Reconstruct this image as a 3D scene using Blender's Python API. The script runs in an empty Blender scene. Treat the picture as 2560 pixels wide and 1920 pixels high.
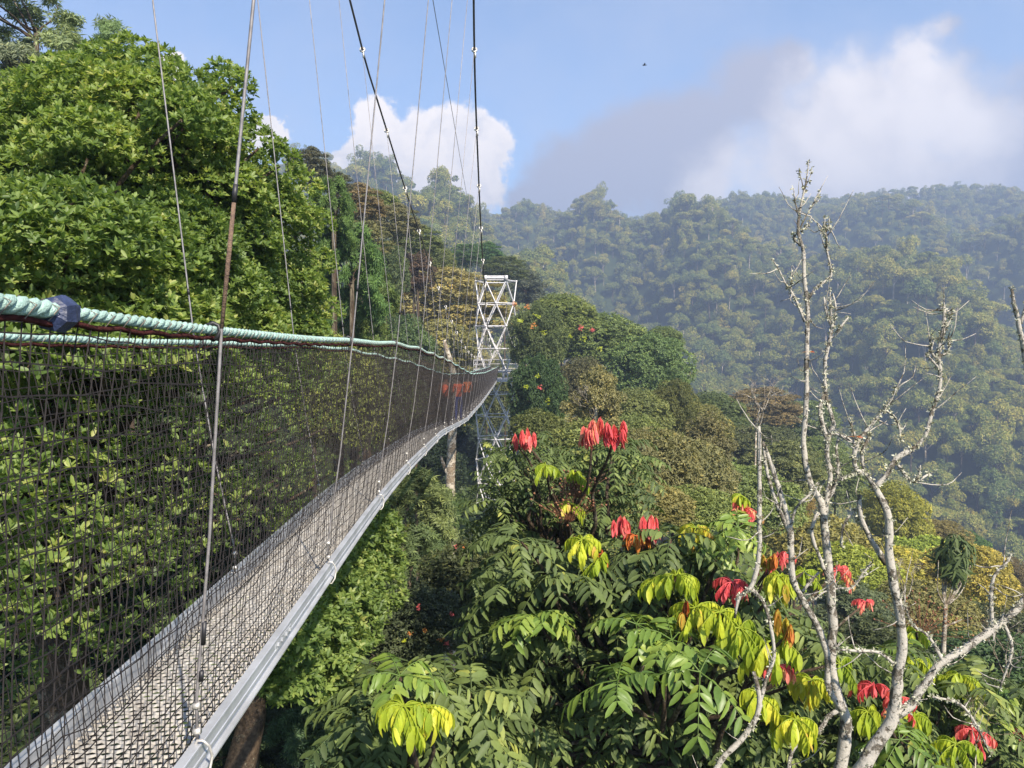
import bpy, math, random
import numpy as np
from mathutils import Vector, Matrix

R = math.radians
rng = np.random.default_rng(7)
random.seed(7)
scene = bpy.context.scene
C = scene.collection

# ------------------------------------------------------------------ camera
F = 1923.0                      # focal length in pixels of the 2560 px wide photograph
PITCH = math.atan(100.0 / F)    # looking slightly down
cam = bpy.data.cameras.new('camera')
cam.sensor_width = 36.0
cam.lens = F / 2560.0 * 36.0
cam.clip_start = 0.05
cam.clip_end = 20000
camo = bpy.data.objects.new('camera', cam)
C.objects.link(camo)
camo.rotation_euler = (R(90) - PITCH, 0, 0)
scene.camera = camo

# ------------------------------------------------------------------ sun, sky, exposure
SUN_EL, SUN_AZ = R(42), R(150)  # azimuth clockwise from +Y: the sun is behind and to the right
S = Vector((math.sin(SUN_AZ) * math.cos(SUN_EL), math.cos(SUN_AZ) * math.cos(SUN_EL), math.sin(SUN_EL)))
sl = bpy.data.lights.new('sun', 'SUN')
sl.energy = 5.0
sl.angle = R(0.6)
sl.color = (1.0, 0.9, 0.76)
so = bpy.data.objects.new('sun', sl)
C.objects.link(so)
so.rotation_euler = S.to_track_quat('Z', 'Y').to_euler()
so.location = (0, 0, 60)

scene.view_settings.view_transform = 'Standard'
scene.view_settings.look = 'None'
scene.view_settings.gamma = 1.0
scene.view_settings.exposure = 1.1
scene.cycles.use_denoising = True
try:
    scene.cycles.denoiser = 'OPENIMAGEDENOISE'
    scene.cycles.denoising_input_passes = 'RGB_ALBEDO_NORMAL'
    scene.cycles.denoising_prefilter = 'ACCURATE'
except Exception:
    pass
scene.cycles.max_bounces = 6
scene.cycles.diffuse_bounces = 3
scene.cycles.glossy_bounces = 2
scene.cycles.transmission_bounces = 3
scene.cycles.transparent_max_bounces = 4
scene.cycles.volume_bounces = 0
scene.cycles.sample_clamp_indirect = 4.0
scene.render.film_transparent = False


class NT:
    """small helper for wiring nodes"""
    def __init__(self, tree):
        self.t = tree
        self.n = tree.nodes
        self.l = tree.links

    def node(self, typ, **kw):
        n = self.n.new(typ)
        for k, v in kw.items():
            setattr(n, k, v)
        return n

    def put(self, sock, v):
        if hasattr(v, 'is_output') or hasattr(v, 'links'):
            self.l.new(v, sock)
        else:
            sock.default_value = v

    def math(self, op, a, b=0.0, c=0.0, clamp=False):
        n = self.node('ShaderNodeMath', operation=op, use_clamp=clamp)
        self.put(n.inputs[0], a)
        self.put(n.inputs[1], b)
        if len(n.inputs) > 2:
            self.put(n.inputs[2], c)
        return n.outputs[0]

    def vmath(self, op, a, b=(0, 0, 0)):
        n = self.node('ShaderNodeVectorMath', operation=op)
        self.put(n.inputs[0], a)
        if op == 'SCALE':
            self.put(n.inputs['Scale'], b)
        else:
            self.put(n.inputs[1], b)
        return n.outputs[1] if op in ('DISTANCE', 'LENGTH', 'DOT_PRODUCT') else n.outputs[0]

    def mix(self, fac, a, b, mode='MIX'):
        n = self.node('ShaderNodeMix', data_type='RGBA', blend_type=mode)
        self.put(n.inputs[0], fac)
        self.put(n.inputs[6], a)
        self.put(n.inputs[7], b)
        return n.outputs[2]

    def smooth(self, v, lo, hi):
        n = self.node('ShaderNodeMapRange', interpolation_type='SMOOTHSTEP')
        self.put(n.inputs[0], v)
        n.inputs[1].default_value = lo
        n.inputs[2].default_value = hi
        return n.outputs[0]

    def noise(self, vec, scale, detail=5.0, rough=0.55, dist=0.0):
        n = self.node('ShaderNodeTexNoise')
        self.put(n.inputs['Vector'], vec)
        n.inputs['Scale'].default_value = scale
        n.inputs['Detail'].default_value = detail
        n.inputs['Roughness'].default_value = rough
        n.inputs['Distortion'].default_value = dist
        return n

    def ramp(self, v, stops):
        n = self.node('ShaderNodeValToRGB')
        self.put(n.inputs[0], v)
        e = n.color_ramp.elements
        while len(e) > 1:
            e.remove(e[-1])
        e[0].position = stops[0][0]
        e[0].color = (*stops[0][1], 1)
        for p, c in stops[1:]:
            x = e.new(p)
            x.color = (*c, 1)
        return n.outputs[0]


w = bpy.data.worlds.new('World')
scene.world = w
w.use_nodes = True
w.node_tree.nodes.clear()
k = NT(w.node_tree)
sky = k.node('ShaderNodeTexSky')
sky.sky_type = 'NISHITA'
sky.sun_disc = False
sky.sun_elevation = SUN_EL
sky.sun_rotation = SUN_AZ
sky.altitude = 1900
sky.air_density = 1.0
sky.dust_density = 1.0
sky.ozone_density = 1.4
tc = k.node('ShaderNodeTexCoord')
sep = k.node('ShaderNodeSeparateXYZ')
k.l.new(tc.outputs['Generated'], sep.inputs[0])
yy = k.math('MAXIMUM', sep.outputs[1], 0.02)
u = k.math('DIVIDE', sep.outputs[0], yy)
v = k.math('DIVIDE', sep.outputs[2], yy)
comb = k.node('ShaderNodeCombineXYZ')
k.l.new(u, comb.inputs[0])
k.l.new(v, comb.inputs[1])
P0 = comb.outputs[0]
# billowing edges: the direction is wobbled by two octaves of noise
n1 = k.noise(P0, 8.0, 9.0, 0.62)
off = k.vmath('SCALE', k.vmath('SUBTRACT', n1.outputs['Color'], (0.5, 0.5, 0.5)), 0.15)
P1 = k.vmath('ADD', P0, off)
n1b = k.noise(P0, 4.0, 6.0, 0.6)
off2 = k.vmath('SCALE', k.vmath('SUBTRACT', n1b.outputs['Color'], (0.5, 0.5, 0.5)), 0.16)
P2 = k.vmath('ADD', P0, off2)


def blobs(P, lst, sm=0.25):
    cur = None
    for (x, y, r) in lst:
        d = k.vmath('DISTANCE', P, ((x - 1280) / F, (860 - y) / F, 0))
        m = k.math('MULTIPLY_ADD', d, -F / r, 1.0)
        cur = m if cur is None else k.math('SMOOTH_MAX', cur, m, sm)
    return cur


cumulus = blobs(P1, [(965, 345, 110), (1075, 400, 150), (905, 400, 90), (1185, 420, 120), (990, 470, 130),
                     (690, 320, 62), (440, 200, 40), (1120, 480, 150), (560, 400, 100)], 0.15)
bank = blobs(P2, [(1420, 470, 120), (1560, 430, 170), (1700, 350, 170), (1850, 260, 150), (1950, 175, 95),
                  (2150, 310, 240), (2290, 200, 140), (2380, 300, 170), (2370, 120, 60), (2470, 400, 170), (2020, 420, 220),
                  (1730, 480, 180), (2600, 430, 190), (2640, 300, 200), (2250, 450, 200), (1320, 520, 90)], 0.3)
bright = blobs(P2, [(2170, 300, 230), (2260, 340, 220), (2080, 400, 230), (2300, 190, 110), (2380, 330, 150),
                    (1900, 500, 170)], 0.3)
fine = k.noise(P0, 26.0, 6.0, 0.6)
cumA = k.smooth(k.math('ADD', cumulus, k.math('MULTIPLY_ADD', fine.outputs['Fac'], 0.6, -0.3)), 0.02, 0.24)
bankA = k.smooth(k.math('ADD', bank, k.math('MULTIPLY_ADD', fine.outputs['Fac'], 0.5, -0.25)), -0.05, 0.5)
thin = k.noise(P0, 2.6, 5.0, 0.6)
veil = k.math('MULTIPLY', k.smooth(thin.outputs['Fac'], 0.36, 0.8), 0.46)
CL = 4.9   # cloud radiance, before the background strength
crease = k.noise(P1, 17.0, 6.0, 0.55)
cumShade = k.smooth(k.math('ADD', k.math('MULTIPLY_ADD', crease.outputs['Fac'], 2.6, -1.3), k.math('MULTIPLY_ADD', v, 3.2, -0.28)), -0.35, 0.75)
cumCol = k.mix(cumShade, (0.80 * CL, 0.79 * CL, 0.84 * CL, 1), (1.32 * CL, 1.19 * CL, 1.08 * CL, 1))
crease2 = k.noise(P2, 9.0, 7.0, 0.58)
bb = k.smooth(k.math('ADD', k.math('ADD', bright, k.math('MULTIPLY_ADD', n1b.outputs['Fac'], 1.5, -0.75)), k.math('MULTIPLY_ADD', crease2.outputs['Fac'], 1.3, -0.65)), -0.4, 0.85)
bankCol = k.mix(bb, (0.48 * CL, 0.47 * CL, 0.55 * CL, 1), (1.12 * CL, 1.02 * CL, 0.96 * CL, 1))
base = k.mix(veil, sky.outputs[0], (0.66 * CL, 0.68 * CL, 0.80 * CL, 1))
c1 = k.mix(k.math('MULTIPLY', cumA, 0.96), base, cumCol)
c2 = k.mix(k.math('MULTIPLY', bankA, 0.93), c1, bankCol)
front = k.smooth(sep.outputs[1], 0.03, 0.15)
skyc = k.mix(front, sky.outputs[0], c2)
bg = k.node('ShaderNodeBackground')
k.l.new(skyc, bg.inputs[0])
bg.inputs[1].default_value = 0.12
wo = k.node('ShaderNodeOutputWorld')
k.l.new(bg.outputs[0], wo.inputs[0])


# ------------------------------------------------------------------ helpers
CP, SP = math.cos(PITCH), math.sin(PITCH)


def W(px, py, Y):
    """point of the place seen at photograph pixel (px, py), Y metres ahead"""
    a = (px - 1280.0) / F
    b = (960.0 - py) / F
    dy = CP + b * SP
    dz = -SP + b * CP
    s = Y / dy
    return np.array((a * s, Y, dz * s))


class Geo:
    def __init__(self):
        self.v, self.loops, self.starts, self.tint, self.mat = [], [], [], [], []
        self.nv = 0
        self.nl = 0

    def add(self, verts, loops, starts, tint=0.5, mat=0):
        verts = np.asarray(verts, dtype=np.float32).reshape(-1, 3)
        n = len(verts)
        loops = np.asarray(loops, dtype=np.int32)
        starts = np.asarray(starts, dtype=np.int32)
        self.v.append(verts)
        self.loops.append(loops + self.nv)
        self.starts.append(starts + self.nl)
        t = np.empty(n, dtype=np.float32)
        t[:] = tint
        self.tint.append(t)
        self.mat.append(np.full(len(starts), mat, dtype=np.int32))
        self.nv += n
        self.nl += len(loops)

    def mesh(self, name, mats, smooth=True):
        me = bpy.data.meshes.new(name)
        if self.nv:
            v = np.concatenate(self.v)
            lo = np.concatenate(self.loops)
            st = np.concatenate(self.starts)
            me.vertices.add(len(v))
            me.vertices.foreach_set('co', v.ravel())
            me.loops.add(len(lo))
            me.loops.foreach_set('vertex_index', lo)
            me.polygons.add(len(st))
            me.polygons.foreach_set('loop_start', st)
            me.polygons.foreach_set('use_smooth', np.full(len(st), smooth, dtype=bool))
            me.polygons.foreach_set('material_index', np.concatenate(self.mat))
            at = me.attributes.new('tint', 'FLOAT', 'POINT')
            at.data.foreach_set('value', np.concatenate(self.tint))
            me.update(calc_edges=True)
        for m in mats:
            me.materials.append(m)
        return me

    def build(self, name, mats, parent=None, smooth=True):
        if not isinstance(mats, (list, tuple)):
            mats = [mats]
        o = bpy.data.objects.new(name, self.mesh(name, mats, smooth))
        C.objects.link(o)
        if parent is not None:
            o.parent = parent
            o.matrix_parent_inverse = Matrix.Translation(parent.location).inverted()
        return o


def tag(o, label=None, cat=None, group=None, kind=None):
    if label:
        o['label'] = label
    if cat:
        o['category'] = cat
    if group:
        o['group'] = group
    if kind:
        o['kind'] = kind
    return o


def thing(name, label, cat, loc=(0, 0, 0), group=None):
    o = bpy.data.objects.new(name, None)
    o.empty_display_size = 0.2
    o.location = loc
    C.objects.link(o)
    return tag(o, label, cat, group)


def nrm(a):
    return a / np.maximum(np.linalg.norm(a, axis=-1, keepdims=True), 1e-9)


def poly(template):
    verts, faces = template
    loops = np.array([i for f in faces for i in f], dtype=np.int32)
    starts = np.cumsum([0] + [len(f) for f in faces])[:-1].astype(np.int32)
    return np.array(verts, dtype=np.float32), loops, starts


def inst(g, template, P, B, s, tint, mat=0):
    """place a template (local x, y, z) at points P with bases B (n,3,3: rows = axes) and sizes s (n,) or (n,3)"""
    tv, tl, ts = template
    n = len(P)
    if n == 0:
        return
    s = np.asarray(s, dtype=np.float32)
    if s.ndim == 1:
        s = s[:, None]
    loc = tv[None] * s[:, None, :]
    vv = np.einsum('nij,njk->nik', loc, B) + P[:, None, :]
    nvt, nlt = len(tv), len(tl)
    loops = (tl[None] + (np.arange(n) * nvt)[:, None]).ravel()
    starts = (ts[None] + (np.arange(n) * nlt)[:, None]).ravel()
    g.add(vv.reshape(-1, 3), loops, starts, np.repeat(np.asarray(tint, dtype=np.float32), nvt) if np.ndim(tint) else tint, mat)


def leaf_template(wd, curl=0.1, n=2):
    if n == 0:
        return poly(([(0, 0, 0), (.5, -wd, .04), (1, 0, -curl), (.5, wd, .04)], [(0, 1, 2, 3)]))
    if n == 2:
        v = [(0, 0, 0), (.36, -wd, .035), (.36, 0, -.015), (.36, wd, .035), (.74, -.82 * wd, .03 - curl * .5),
             (.74, 0, -.02 - curl * .5), (.74, .82 * wd, .03 - curl * .5), (1, 0, -curl)]
        return poly((v, [(0, 1, 2), (0, 2, 3), (1, 4, 5, 2), (2, 5, 6, 3), (4, 7, 5), (5, 7, 6)]))
    v = [(0, 0, 0)]
    for x, ww in ((.16, .7), (.45, 1.0), (.78, .72)):
        z = -curl * x * x
        v += [(x, -wd * ww, z + .03), (x, 0, z - .012), (x, wd * ww, z + .03)]
    v += [(1, 0, -curl)]
    f = [(0, 1, 2), (0, 2, 3), (1, 4, 5, 2), (2, 5, 6, 3), (4, 7, 8, 5), (5, 8, 9, 6), (7, 10, 8), (8, 10, 9)]
    return poly((v, f))


LEAF_S = leaf_template(.22, .06, 0)
LEAF_NARROW = leaf_template(.09, .3, 0)
LEAF_M = leaf_template(.19, .10, 2)
LEAF_L = leaf_template(.165, .22, 3)
LEAF_V = [leaf_template(.15, .05, 3), leaf_template(.175, .22, 3), leaf_template(.16, .42, 3), leaf_template(.19, .30, 3), leaf_template(.12, .55, 3)]


def basis(N):
    a = np.where(np.abs(N[:, 2:3]) < .9, np.array([[0, 0, 1.0]]), np.array([[1.0, 0, 0]]))
    U = nrm(np.cross(a, N))
    V = np.cross(N, U)
    return U, V


def rosettes(g, tmpl, P, N, kk, L, el=(0.1, 0.9), droop=0.0, tint=None, jit=.25, rg=None, mat=0):
    rg = rg or rng
    n = len(P)
    if n == 0:
        return
    U, V = basis(N)
    a = rg.random((n, 1)) * 6.28 + np.arange(kk)[None] * 2.39996 + rg.normal(0, .25, (n, kk))
    e = rg.uniform(el[0], el[1], (n, kk))
    D = (N[:, None] * np.sin(e)[..., None] + U[:, None] * (np.cos(a) * np.cos(e))[..., None]
         + V[:, None] * (np.sin(a) * np.cos(e))[..., None])
    D[..., 2] -= droop
    D = nrm(D + rg.normal(0, jit * .5, D.shape))
    nn = N[:, None] - D * np.sum(D * N[:, None], -1, keepdims=True) + rg.normal(0, jit, D.shape)
    nn = nrm(nn - D * np.sum(D * nn, -1, keepdims=True))
    sd = np.cross(nn, D)
    B = np.stack([D, sd, nn], axis=2).reshape(-1, 3, 3)
    PP = np.repeat(P, kk, axis=0)
    s = L * rg.uniform(.65, 1.15, n * kk)
    if tint is None:
        t = np.repeat(rg.random(n), kk) * .6 + rg.random(n * kk) * .4
    else:
        t = np.clip(np.repeat(tint, kk) + rg.normal(0, .12, n * kk), 0, 1)
    inst(g, tmpl, PP, B, s, t, mat)


def tube(g, pts, rad, sides=8, tint=0.5, mat=0, cap=True):
    pts = np.asarray(pts, dtype=float)
    n = len(pts)
    rad = np.broadcast_to(np.asarray(rad, dtype=float), (n,))
    T = np.gradient(pts, axis=0)
    T = nrm(T)
    ref = np.array([0, 0, 1.0]) if abs(T[0][2]) < .9 else np.array([1.0, 0, 0])
    U = np.zeros_like(pts)
    u0 = nrm(np.cross(ref, T[0]))
    for i in range(n):
        u0 = u0 - T[i] * np.dot(u0, T[i])
        u0 = u0 / max(np.linalg.norm(u0), 1e-9)
        U[i] = u0
    V = np.cross(T, U)
    a = np.arange(sides) / sides * 2 * np.pi
    ring = pts[:, None] + rad[:, None, None] * (U[:, None] * np.cos(a)[None, :, None] + V[:, None] * np.sin(a)[None, :, None])
    i = np.arange(n - 1)[:, None] * sides
    j = np.arange(sides)[None]
    j2 = (j + 1) % sides
    q = np.stack([i + j, i + j2, i + sides + j2, i + sides + j], -1).reshape(-1, 4)
    loops = q.ravel()
    starts = np.arange(len(q)) * 4
    if cap:
        loops = np.concatenate([loops, np.arange(sides)[::-1], np.arange(sides) + (n - 1) * sides])
        starts = np.concatenate([starts, [len(q) * 4, len(q) * 4 + sides]])
    g.add(ring.reshape(-1, 3), loops, starts, tint, mat)


def rods(g, A, Bp, r, sides=3, tint=0.5, mat=0):
    """many straight rods at once"""
    A = np.asarray(A, dtype=float)
    Bp = np.asarray(Bp, dtype=float)
    T = nrm(Bp - A)
    U, V = basis(T)
    n = len(A)
    r = np.broadcast_to(np.asarray(r, dtype=float), (n,))[:, None, None]
    a = np.arange(sides) / sides * 2 * np.pi
    o = r * (U[:, None] * np.cos(a)[None, :, None] + V[:, None] * np.sin(a)[None, :, None])
    vv = np.concatenate([A[:, None] + o, Bp[:, None] + o], axis=1)
    f = [(i, (i + 1) % sides, sides + (i + 1) % sides, sides + i) for i in range(sides)]
    fl = np.array(f).ravel()
    base = (np.arange(n) * 2 * sides)[:, None]
    loops = (fl[None] + base).ravel()
    starts = np.arange(n * sides) * 4
    g.add(vv.reshape(-1, 3), loops, starts, tint, mat)


def box(g, c, sx, sy, sz, tint=.5, mat=0, rot=None):
    v = np.array([(x, y, z) for x in (-.5, .5) for y in (-.5, .5) for z in (-.5, .5)]) * (sx, sy, sz)
    if rot is not None:
        v = v @ np.array(rot).T
    f = [(0, 1, 3, 2), (4, 6, 7, 5), (0, 4, 5, 1), (2, 3, 7, 6), (0, 2, 6, 4), (1, 5, 7, 3)]
    g.add(v + np.asarray(c), np.array(f).ravel(), np.arange(6) * 4, tint, mat)


def sweep(g, path, prof, tint=.5, mat=0, up=(0, 0, 1)):
    """closed profile (x across to the right, z up) swept along a path"""
    path = np.asarray(path, dtype=float)
    T = nrm(np.gradient(path, axis=0))
    Rr = nrm(np.cross(T, np.array(up, dtype=float)))
    Uu = np.cross(Rr, T)
    pr = np.asarray(prof, dtype=float)
    ring = path[:, None] + Rr[:, None] * pr[None, :, 0:1] + Uu[:, None] * pr[None, :, 1:2]
    n, m = len(path), len(pr)
    i = np.arange(n - 1)[:, None] * m
    j = np.arange(m)[None]
    q = np.stack([i + j, i + (j + 1) % m, i + m + (j + 1) % m, i + m + j], -1).reshape(-1, 4)
    loops = np.concatenate([q.ravel(), np.arange(m)[::-1], np.arange(m) + (n - 1) * m])
    starts = np.concatenate([np.arange(len(q)) * 4, [len(q) * 4, len(q) * 4 + m]])
    g.add(ring.reshape(-1, 3), loops, starts, tint, mat)


def smooth_path(pts, rad, step, jitter=0.0, rg=None, rj=0.0):
    """Catmull-Rom through points, resampled; radii follow"""
    rg = rg or rng
    p = np.asarray(pts, dtype=float)
    r = np.asarray(rad, dtype=float)
    e = np.vstack([2 * p[0] - p[1], p, 2 * p[-1] - p[-2]])
    L = np.maximum(np.linalg.norm(np.diff(e, axis=0), axis=1), 1e-6)
    out, rr = [], []
    for i in range(len(p) - 1):
        p0, p1, p2, p3 = e[i], e[i + 1], e[i + 2], e[i + 3]
        m1 = (p2 - p0) / (L[i] + L[i + 1]) * L[i + 1]
        m2 = (p3 - p1) / (L[i + 1] + L[i + 2]) * L[i + 1]
        m = max(2, int(L[i + 1] / step))
        t = np.linspace(0, 1, m, endpoint=False)[:, None]
        out.append((2 * t ** 3 - 3 * t ** 2 + 1) * p1 + (t ** 3 - 2 * t ** 2 + t) * m1 + (-2 * t ** 3 + 3 * t ** 2) * p2 + (t ** 3 - t ** 2) * m2)
        rr.append(r[i] + (r[i + 1] - r[i]) * t[:, 0])
    out.append(p[-1:])
    rr.append(r[-1:])
    out = np.vstack(out)
    rr = np.concatenate(rr)
    if jitter:
        out = out + rg.normal(0, 1, out.shape) * jitter * rr[:, None]
    if rj:
        rr = rr * (1 + rg.normal(0, rj, len(rr)))
    return out, rr


# ------------------------------------------------------------------ materials
def new_mat(name):
    m = bpy.data.materials.new(name)
    m.use_nodes = True
    m.node_tree.nodes.clear()
    q = NT(m.node_tree)
    out = q.node('ShaderNodeOutputMaterial')
    return m, q, out


def foliage_mat(name, stops, use_obj=False, rough=.5, transl=.3, spec=.35, rnd=False, tcol=1.3):
    m, q, out = new_mat(name)
    at = q.node('ShaderNodeAttribute', attribute_name='tint')
    col = q.ramp(at.outputs['Fac'], stops)
    geo = q.node('ShaderNodeTexCoord')
    nz = q.noise(geo.outputs['Object'], 1.3 if not use_obj else 3.0, 3.0, .6)
    col = q.mix(.35, col, q.ramp(nz.outputs['Fac'], [(.3, (.45, .45, .45)), (.7, (.62, .60, .5))]), 'OVERLAY')
    fz = q.noise(geo.outputs['Object'], 34.0 if not use_obj else 40.0, 4.0, .7)
    col = q.mix(.5, col, q.ramp(fz.outputs['Fac'], [(.30, (.36, .34, .30)), (.5, (.5, .5, .5)), (.72, (.60, .60, .52))]), 'OVERLAY')
    if rnd:
        orn = q.node('ShaderNodeObjectInfo')
        col = q.mix(1.0, col, q.ramp(orn.outputs['Random'], [(0, (.70, .85, .85)), (.3, (.95, 1.0, .85)), (.6, (1.1, 1.1, .8)), (.85, (1.3, 1.22, .8)), (1, (1.45, 1.25, .9))]), 'MULTIPLY')
    if use_obj:
        oi = q.node('ShaderNodeObjectInfo')
        col = q.mix(1.0, col, oi.outputs['Color'], 'MULTIPLY')
    pb = q.node('ShaderNodeBsdfPrincipled')
    q.put(pb.inputs['Base Color'], col)
    pb.inputs['Roughness'].default_value = rough
    pb.inputs['Specular IOR Level'].default_value = spec
    tr = q.node('ShaderNodeBsdfTranslucent')
    q.put(tr.inputs['Color'], q.mix(1.0, col, (tcol, tcol * 1.02, tcol * .55, 1), 'MULTIPLY'))
    mx = q.node('ShaderNodeMixShader')
    mx.inputs[0].default_value = transl
    q.l.new(pb.outputs[0], mx.inputs[1])
    q.l.new(tr.outputs[0], mx.inputs[2])
    q.l.new(mx.outputs[0], out.inputs['Surface'])
    return m


def simple_mat(name, col, rough=.5, metal=0.0, var=.15, scale=8.0, bump=0.0, bscale=40.0, spec=.5, col2=None):
    m, q, out = new_mat(name)
    tcn = q.node('ShaderNodeTexCoord')
    nz = q.noise(tcn.outputs['Object'], scale, 6.0, .6)
    c2 = col2 or tuple(x * (1 - var * 2) for x in col)
    c = q.mix(q.smooth(nz.outputs['Fac'], .35, .68), (*col, 1), (*c2, 1))
    pb = q.node('ShaderNodeBsdfPrincipled')
    q.put(pb.inputs['Base Color'], c)
    pb.inputs['Roughness'].default_value = rough
    pb.inputs['Metallic'].default_value = metal
    pb.inputs['Specular IOR Level'].default_value = spec
    if bump:
        nb = q.noise(tcn.outputs['Object'], bscale, 5.0, .6)
        b = q.node('ShaderNodeBump')
        b.inputs['Strength'].default_value = bump
        b.inputs['Distance'].default_value = .01
        q.l.new(nb.outputs['Fac'], b.inputs['Height'])
        q.l.new(b.outputs[0], pb.inputs['Normal'])
    q.l.new(pb.outputs[0], out.inputs['Surface'])
    return m


def bark_mat(name, dark, mid, light, cover=.5, sc=1.0):
    m, q, out = new_mat(name)
    tcn = q.node('ShaderNodeTexCoord')
    o = tcn.outputs['Object']
    big = q.noise(o, 9.0 * sc, 6.0, .65, .4)
    sm = q.noise(o, 38.0 * sc, 6.0, .7)
    base = q.mix(q.smooth(sm.outputs['Fac'], .35, .65), (*dark, 1), (*mid, 1))
    mask = q.smooth(q.math('ADD', big.outputs['Fac'], q.math('MULTIPLY_ADD', sm.outputs['Fac'], .5, -.25)), .62 - .35 * cover, .72 - .35 * cover)
    col = q.mix(mask, base, (*light, 1))
    pb = q.node('ShaderNodeBsdfPrincipled')
    q.put(pb.inputs['Base Color'], col)
    pb.inputs['Roughness'].default_value = .85
    pb.inputs['Specular IOR Level'].default_value = .2
    b = q.node('ShaderNodeBump')
    b.inputs['Strength'].default_value = .8
    b.inputs['Distance'].default_value = .012 / sc
    q.l.new(q.math('ADD', sm.outputs['Fac'], mask), b.inputs['Height'])
    q.l.new(b.outputs[0], pb.inputs['Normal'])
    q.l.new(pb.outputs[0], out.inputs['Surface'])
    return m


M = {}
M['laurel'] = foliage_mat('laurel_leaf', [(0, (.066, .112, .034)), (.4, (.138, .210, .055)), (.75, (.245, .325, .085)), (1, (.36, .38, .12))], rough=.48, transl=.48, spec=.4)
M['tree'] = foliage_mat('canopy_leaf', [(0, (.75, .80, .76)), (.5, (1.15, 1.15, 1.15)), (.85, (1.8, 1.7, 1.4)), (1, (2.4, 2.0, 1.5))], use_obj=True, rough=.6, transl=.25)
M['mature'] = foliage_mat('mature_leaf', [(0, (.056, .082, .030)), (.5, (.106, .146, .044)), (.85, (.185, .23, .062)), (1, (.28, .30, .07))], rough=.58, transl=.22, spec=.28)
M['lime'] = foliage_mat('young_lime_leaf', [(0, (.26, .35, .035)), (.5, (.44, .50, .045)), (.85, (.60, .57, .07)), (1, (.64, .40, .10))], rough=.4, transl=.4)
M['bright'] = foliage_mat('bright_leaf', [(0, (.08, .14, .03)), (.5, (.15, .23, .045)), (1, (.28, .34, .06))], rough=.4, transl=.3)
M['red'] = foliage_mat('young_red_leaf', [(0, (.58, .070, .085)), (.5, (.76, .14, .15)), (.8, (.80, .28, .22)), (1, (.70, .46, .20))], rough=.45, transl=.35, tcol=1.1)
M['orange'] = foliage_mat('young_orange_leaf', [(0, (.50, .09, .03)), (.5, (.55, .20, .05)), (1, (.48, .40, .06))], rough=.45, transl=.35, tcol=1.1)
M['lichen'] = foliage_mat('lichen_flake', [(0, (.13, .12, .09)), (.5, (.34, .34, .26)), (1, (.56, .56, .46))], rough=.9, transl=.1)
M['deadbark'] = bark_mat('lichened_bark', (.09, .075, .055), (.17, .15, .12), (.40, .37, .32), .66)
M['bark'] = bark_mat('brown_bark', (.035, .024, .016), (.10, .07, .045), (.20, .17, .12), .25, .6)
M['palebark'] = bark_mat('pale_bark', (.16, .12, .08), (.30, .24, .17), (.45, .40, .32), .5, .4)
M['seed'] = simple_mat('brown_seed', (.24, .10, .045), .7, 0, .25, 60.0)
M['twig'] = simple_mat('twig', (.12, .09, .06), .9)
M['alu'] = simple_mat('aluminium', (.52, .535, .56), .40, .35, .12, 5.0, .15, 120.0)
M['galv'] = simple_mat('galvanised_steel', (.62, .60, .60), .5, .15, .12, 3.0)
M['wire'] = simple_mat('steel_wire', (.27, .25, .25), .5, .3, .2, 30.0)
M['cable'] = simple_mat('weathered_cable', (.16, .14, .15), .6, .3, .2, 12.0)
M['sleeve'] = simple_mat('brown_sleeve', (.19, .125, .085), .75, 0, .3, 40.0, .8, 120.0, .3, (.10, .065, .05))
M['steel'] = simple_mat('bright_fitting', (.70, .66, .60), .4, .5, .2, 40.0)
M['rope'] = simple_mat('mint_rope', (.42, .60, .53), .85, 0, .12, 25.0, .8, 260.0, .1)
M['selvedge'] = simple_mat('red_selvedge', (.075, .022, .020), .9, 0, .3, 40.0, .6, 300.0, .1)
M['lash'] = simple_mat('tan_lashing', (.19, .16, .13), .8)
M['net'] = simple_mat('black_net_cord', (.030, .026, .026), .8, 0, .2, 30.0, 0, 1, .2)
M['tape'] = simple_mat('black_tape', (.018, .017, .02), .5)
M['bluetape'] = simple_mat('blue_tape', (.035, .05, .12), .45, 0, .3, 20.0, .5, 60.0)
M['deck'] = simple_mat('dusty_deck', (.37, .35, .315), .75, 0, .14, 14.0, .3, 80.0, col2=(.27, .245, .21))

# ------------------------------------------------------------------ terrain
ctrl = [(0, 0, -21), (-10, 5, -18), (8, 5, -23), (-25, 10, -8), (-30, 40, 0), (-16, 45, -6), (-14, 60, -5), (-1.4, 68, -15.9),
        (-22, 80, 2), (-10, 95, -8), (15, 70, -26), (28, 60, -34), (40, 45, -38), (20, 30, -31), (10, 20, -27), (60, 30, -52),
        (0, -20, -15), (30, -20, -32), (-40, -20, -2), (-60, 60, 14), (-50, 120, 16), (0, 40, -22), (6, 55, -22),
        (60, 110, -80), (120, 150, -100), (30, 150, -62), (150, 60, -92), (0, 170, -40), (-40, 170, 4), (80, 60, -66), (20, 100, -42)]
FARH = 13.0
for (px, py, d) in [(2500, 1330, 240), (2100, 1150, 260), (2500, 1000, 330), (1800, 930, 330), (2200, 820, 410), (1500, 780, 400), (2560, 760, 470),
                    (1900, 690, 510), (2300, 650, 590), (1600, 620, 600), (1300, 680, 470), (2100, 560, 690), (2560, 560, 720), (1300, 600, 650),
                    (1000, 560, 600), (1150, 640, 500), (860, 500, 560)]:
    p = W(px, py, d)
    ctrl.append((p[0], p[1], p[2] - FARH))
RIDGE = [(700, 455), (860, 468), (930, 492), (1000, 505), (1100, 520), (1200, 528), (1290, 540), (1400, 552), (1480, 530), (1600, 515), (1700, 512), (1800, 510), (1900, 495),
         (2000, 478), (2100, 468), (2200, 456), (2300, 462), (2400, 458), (2560, 462), (2750, 460)]
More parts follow.
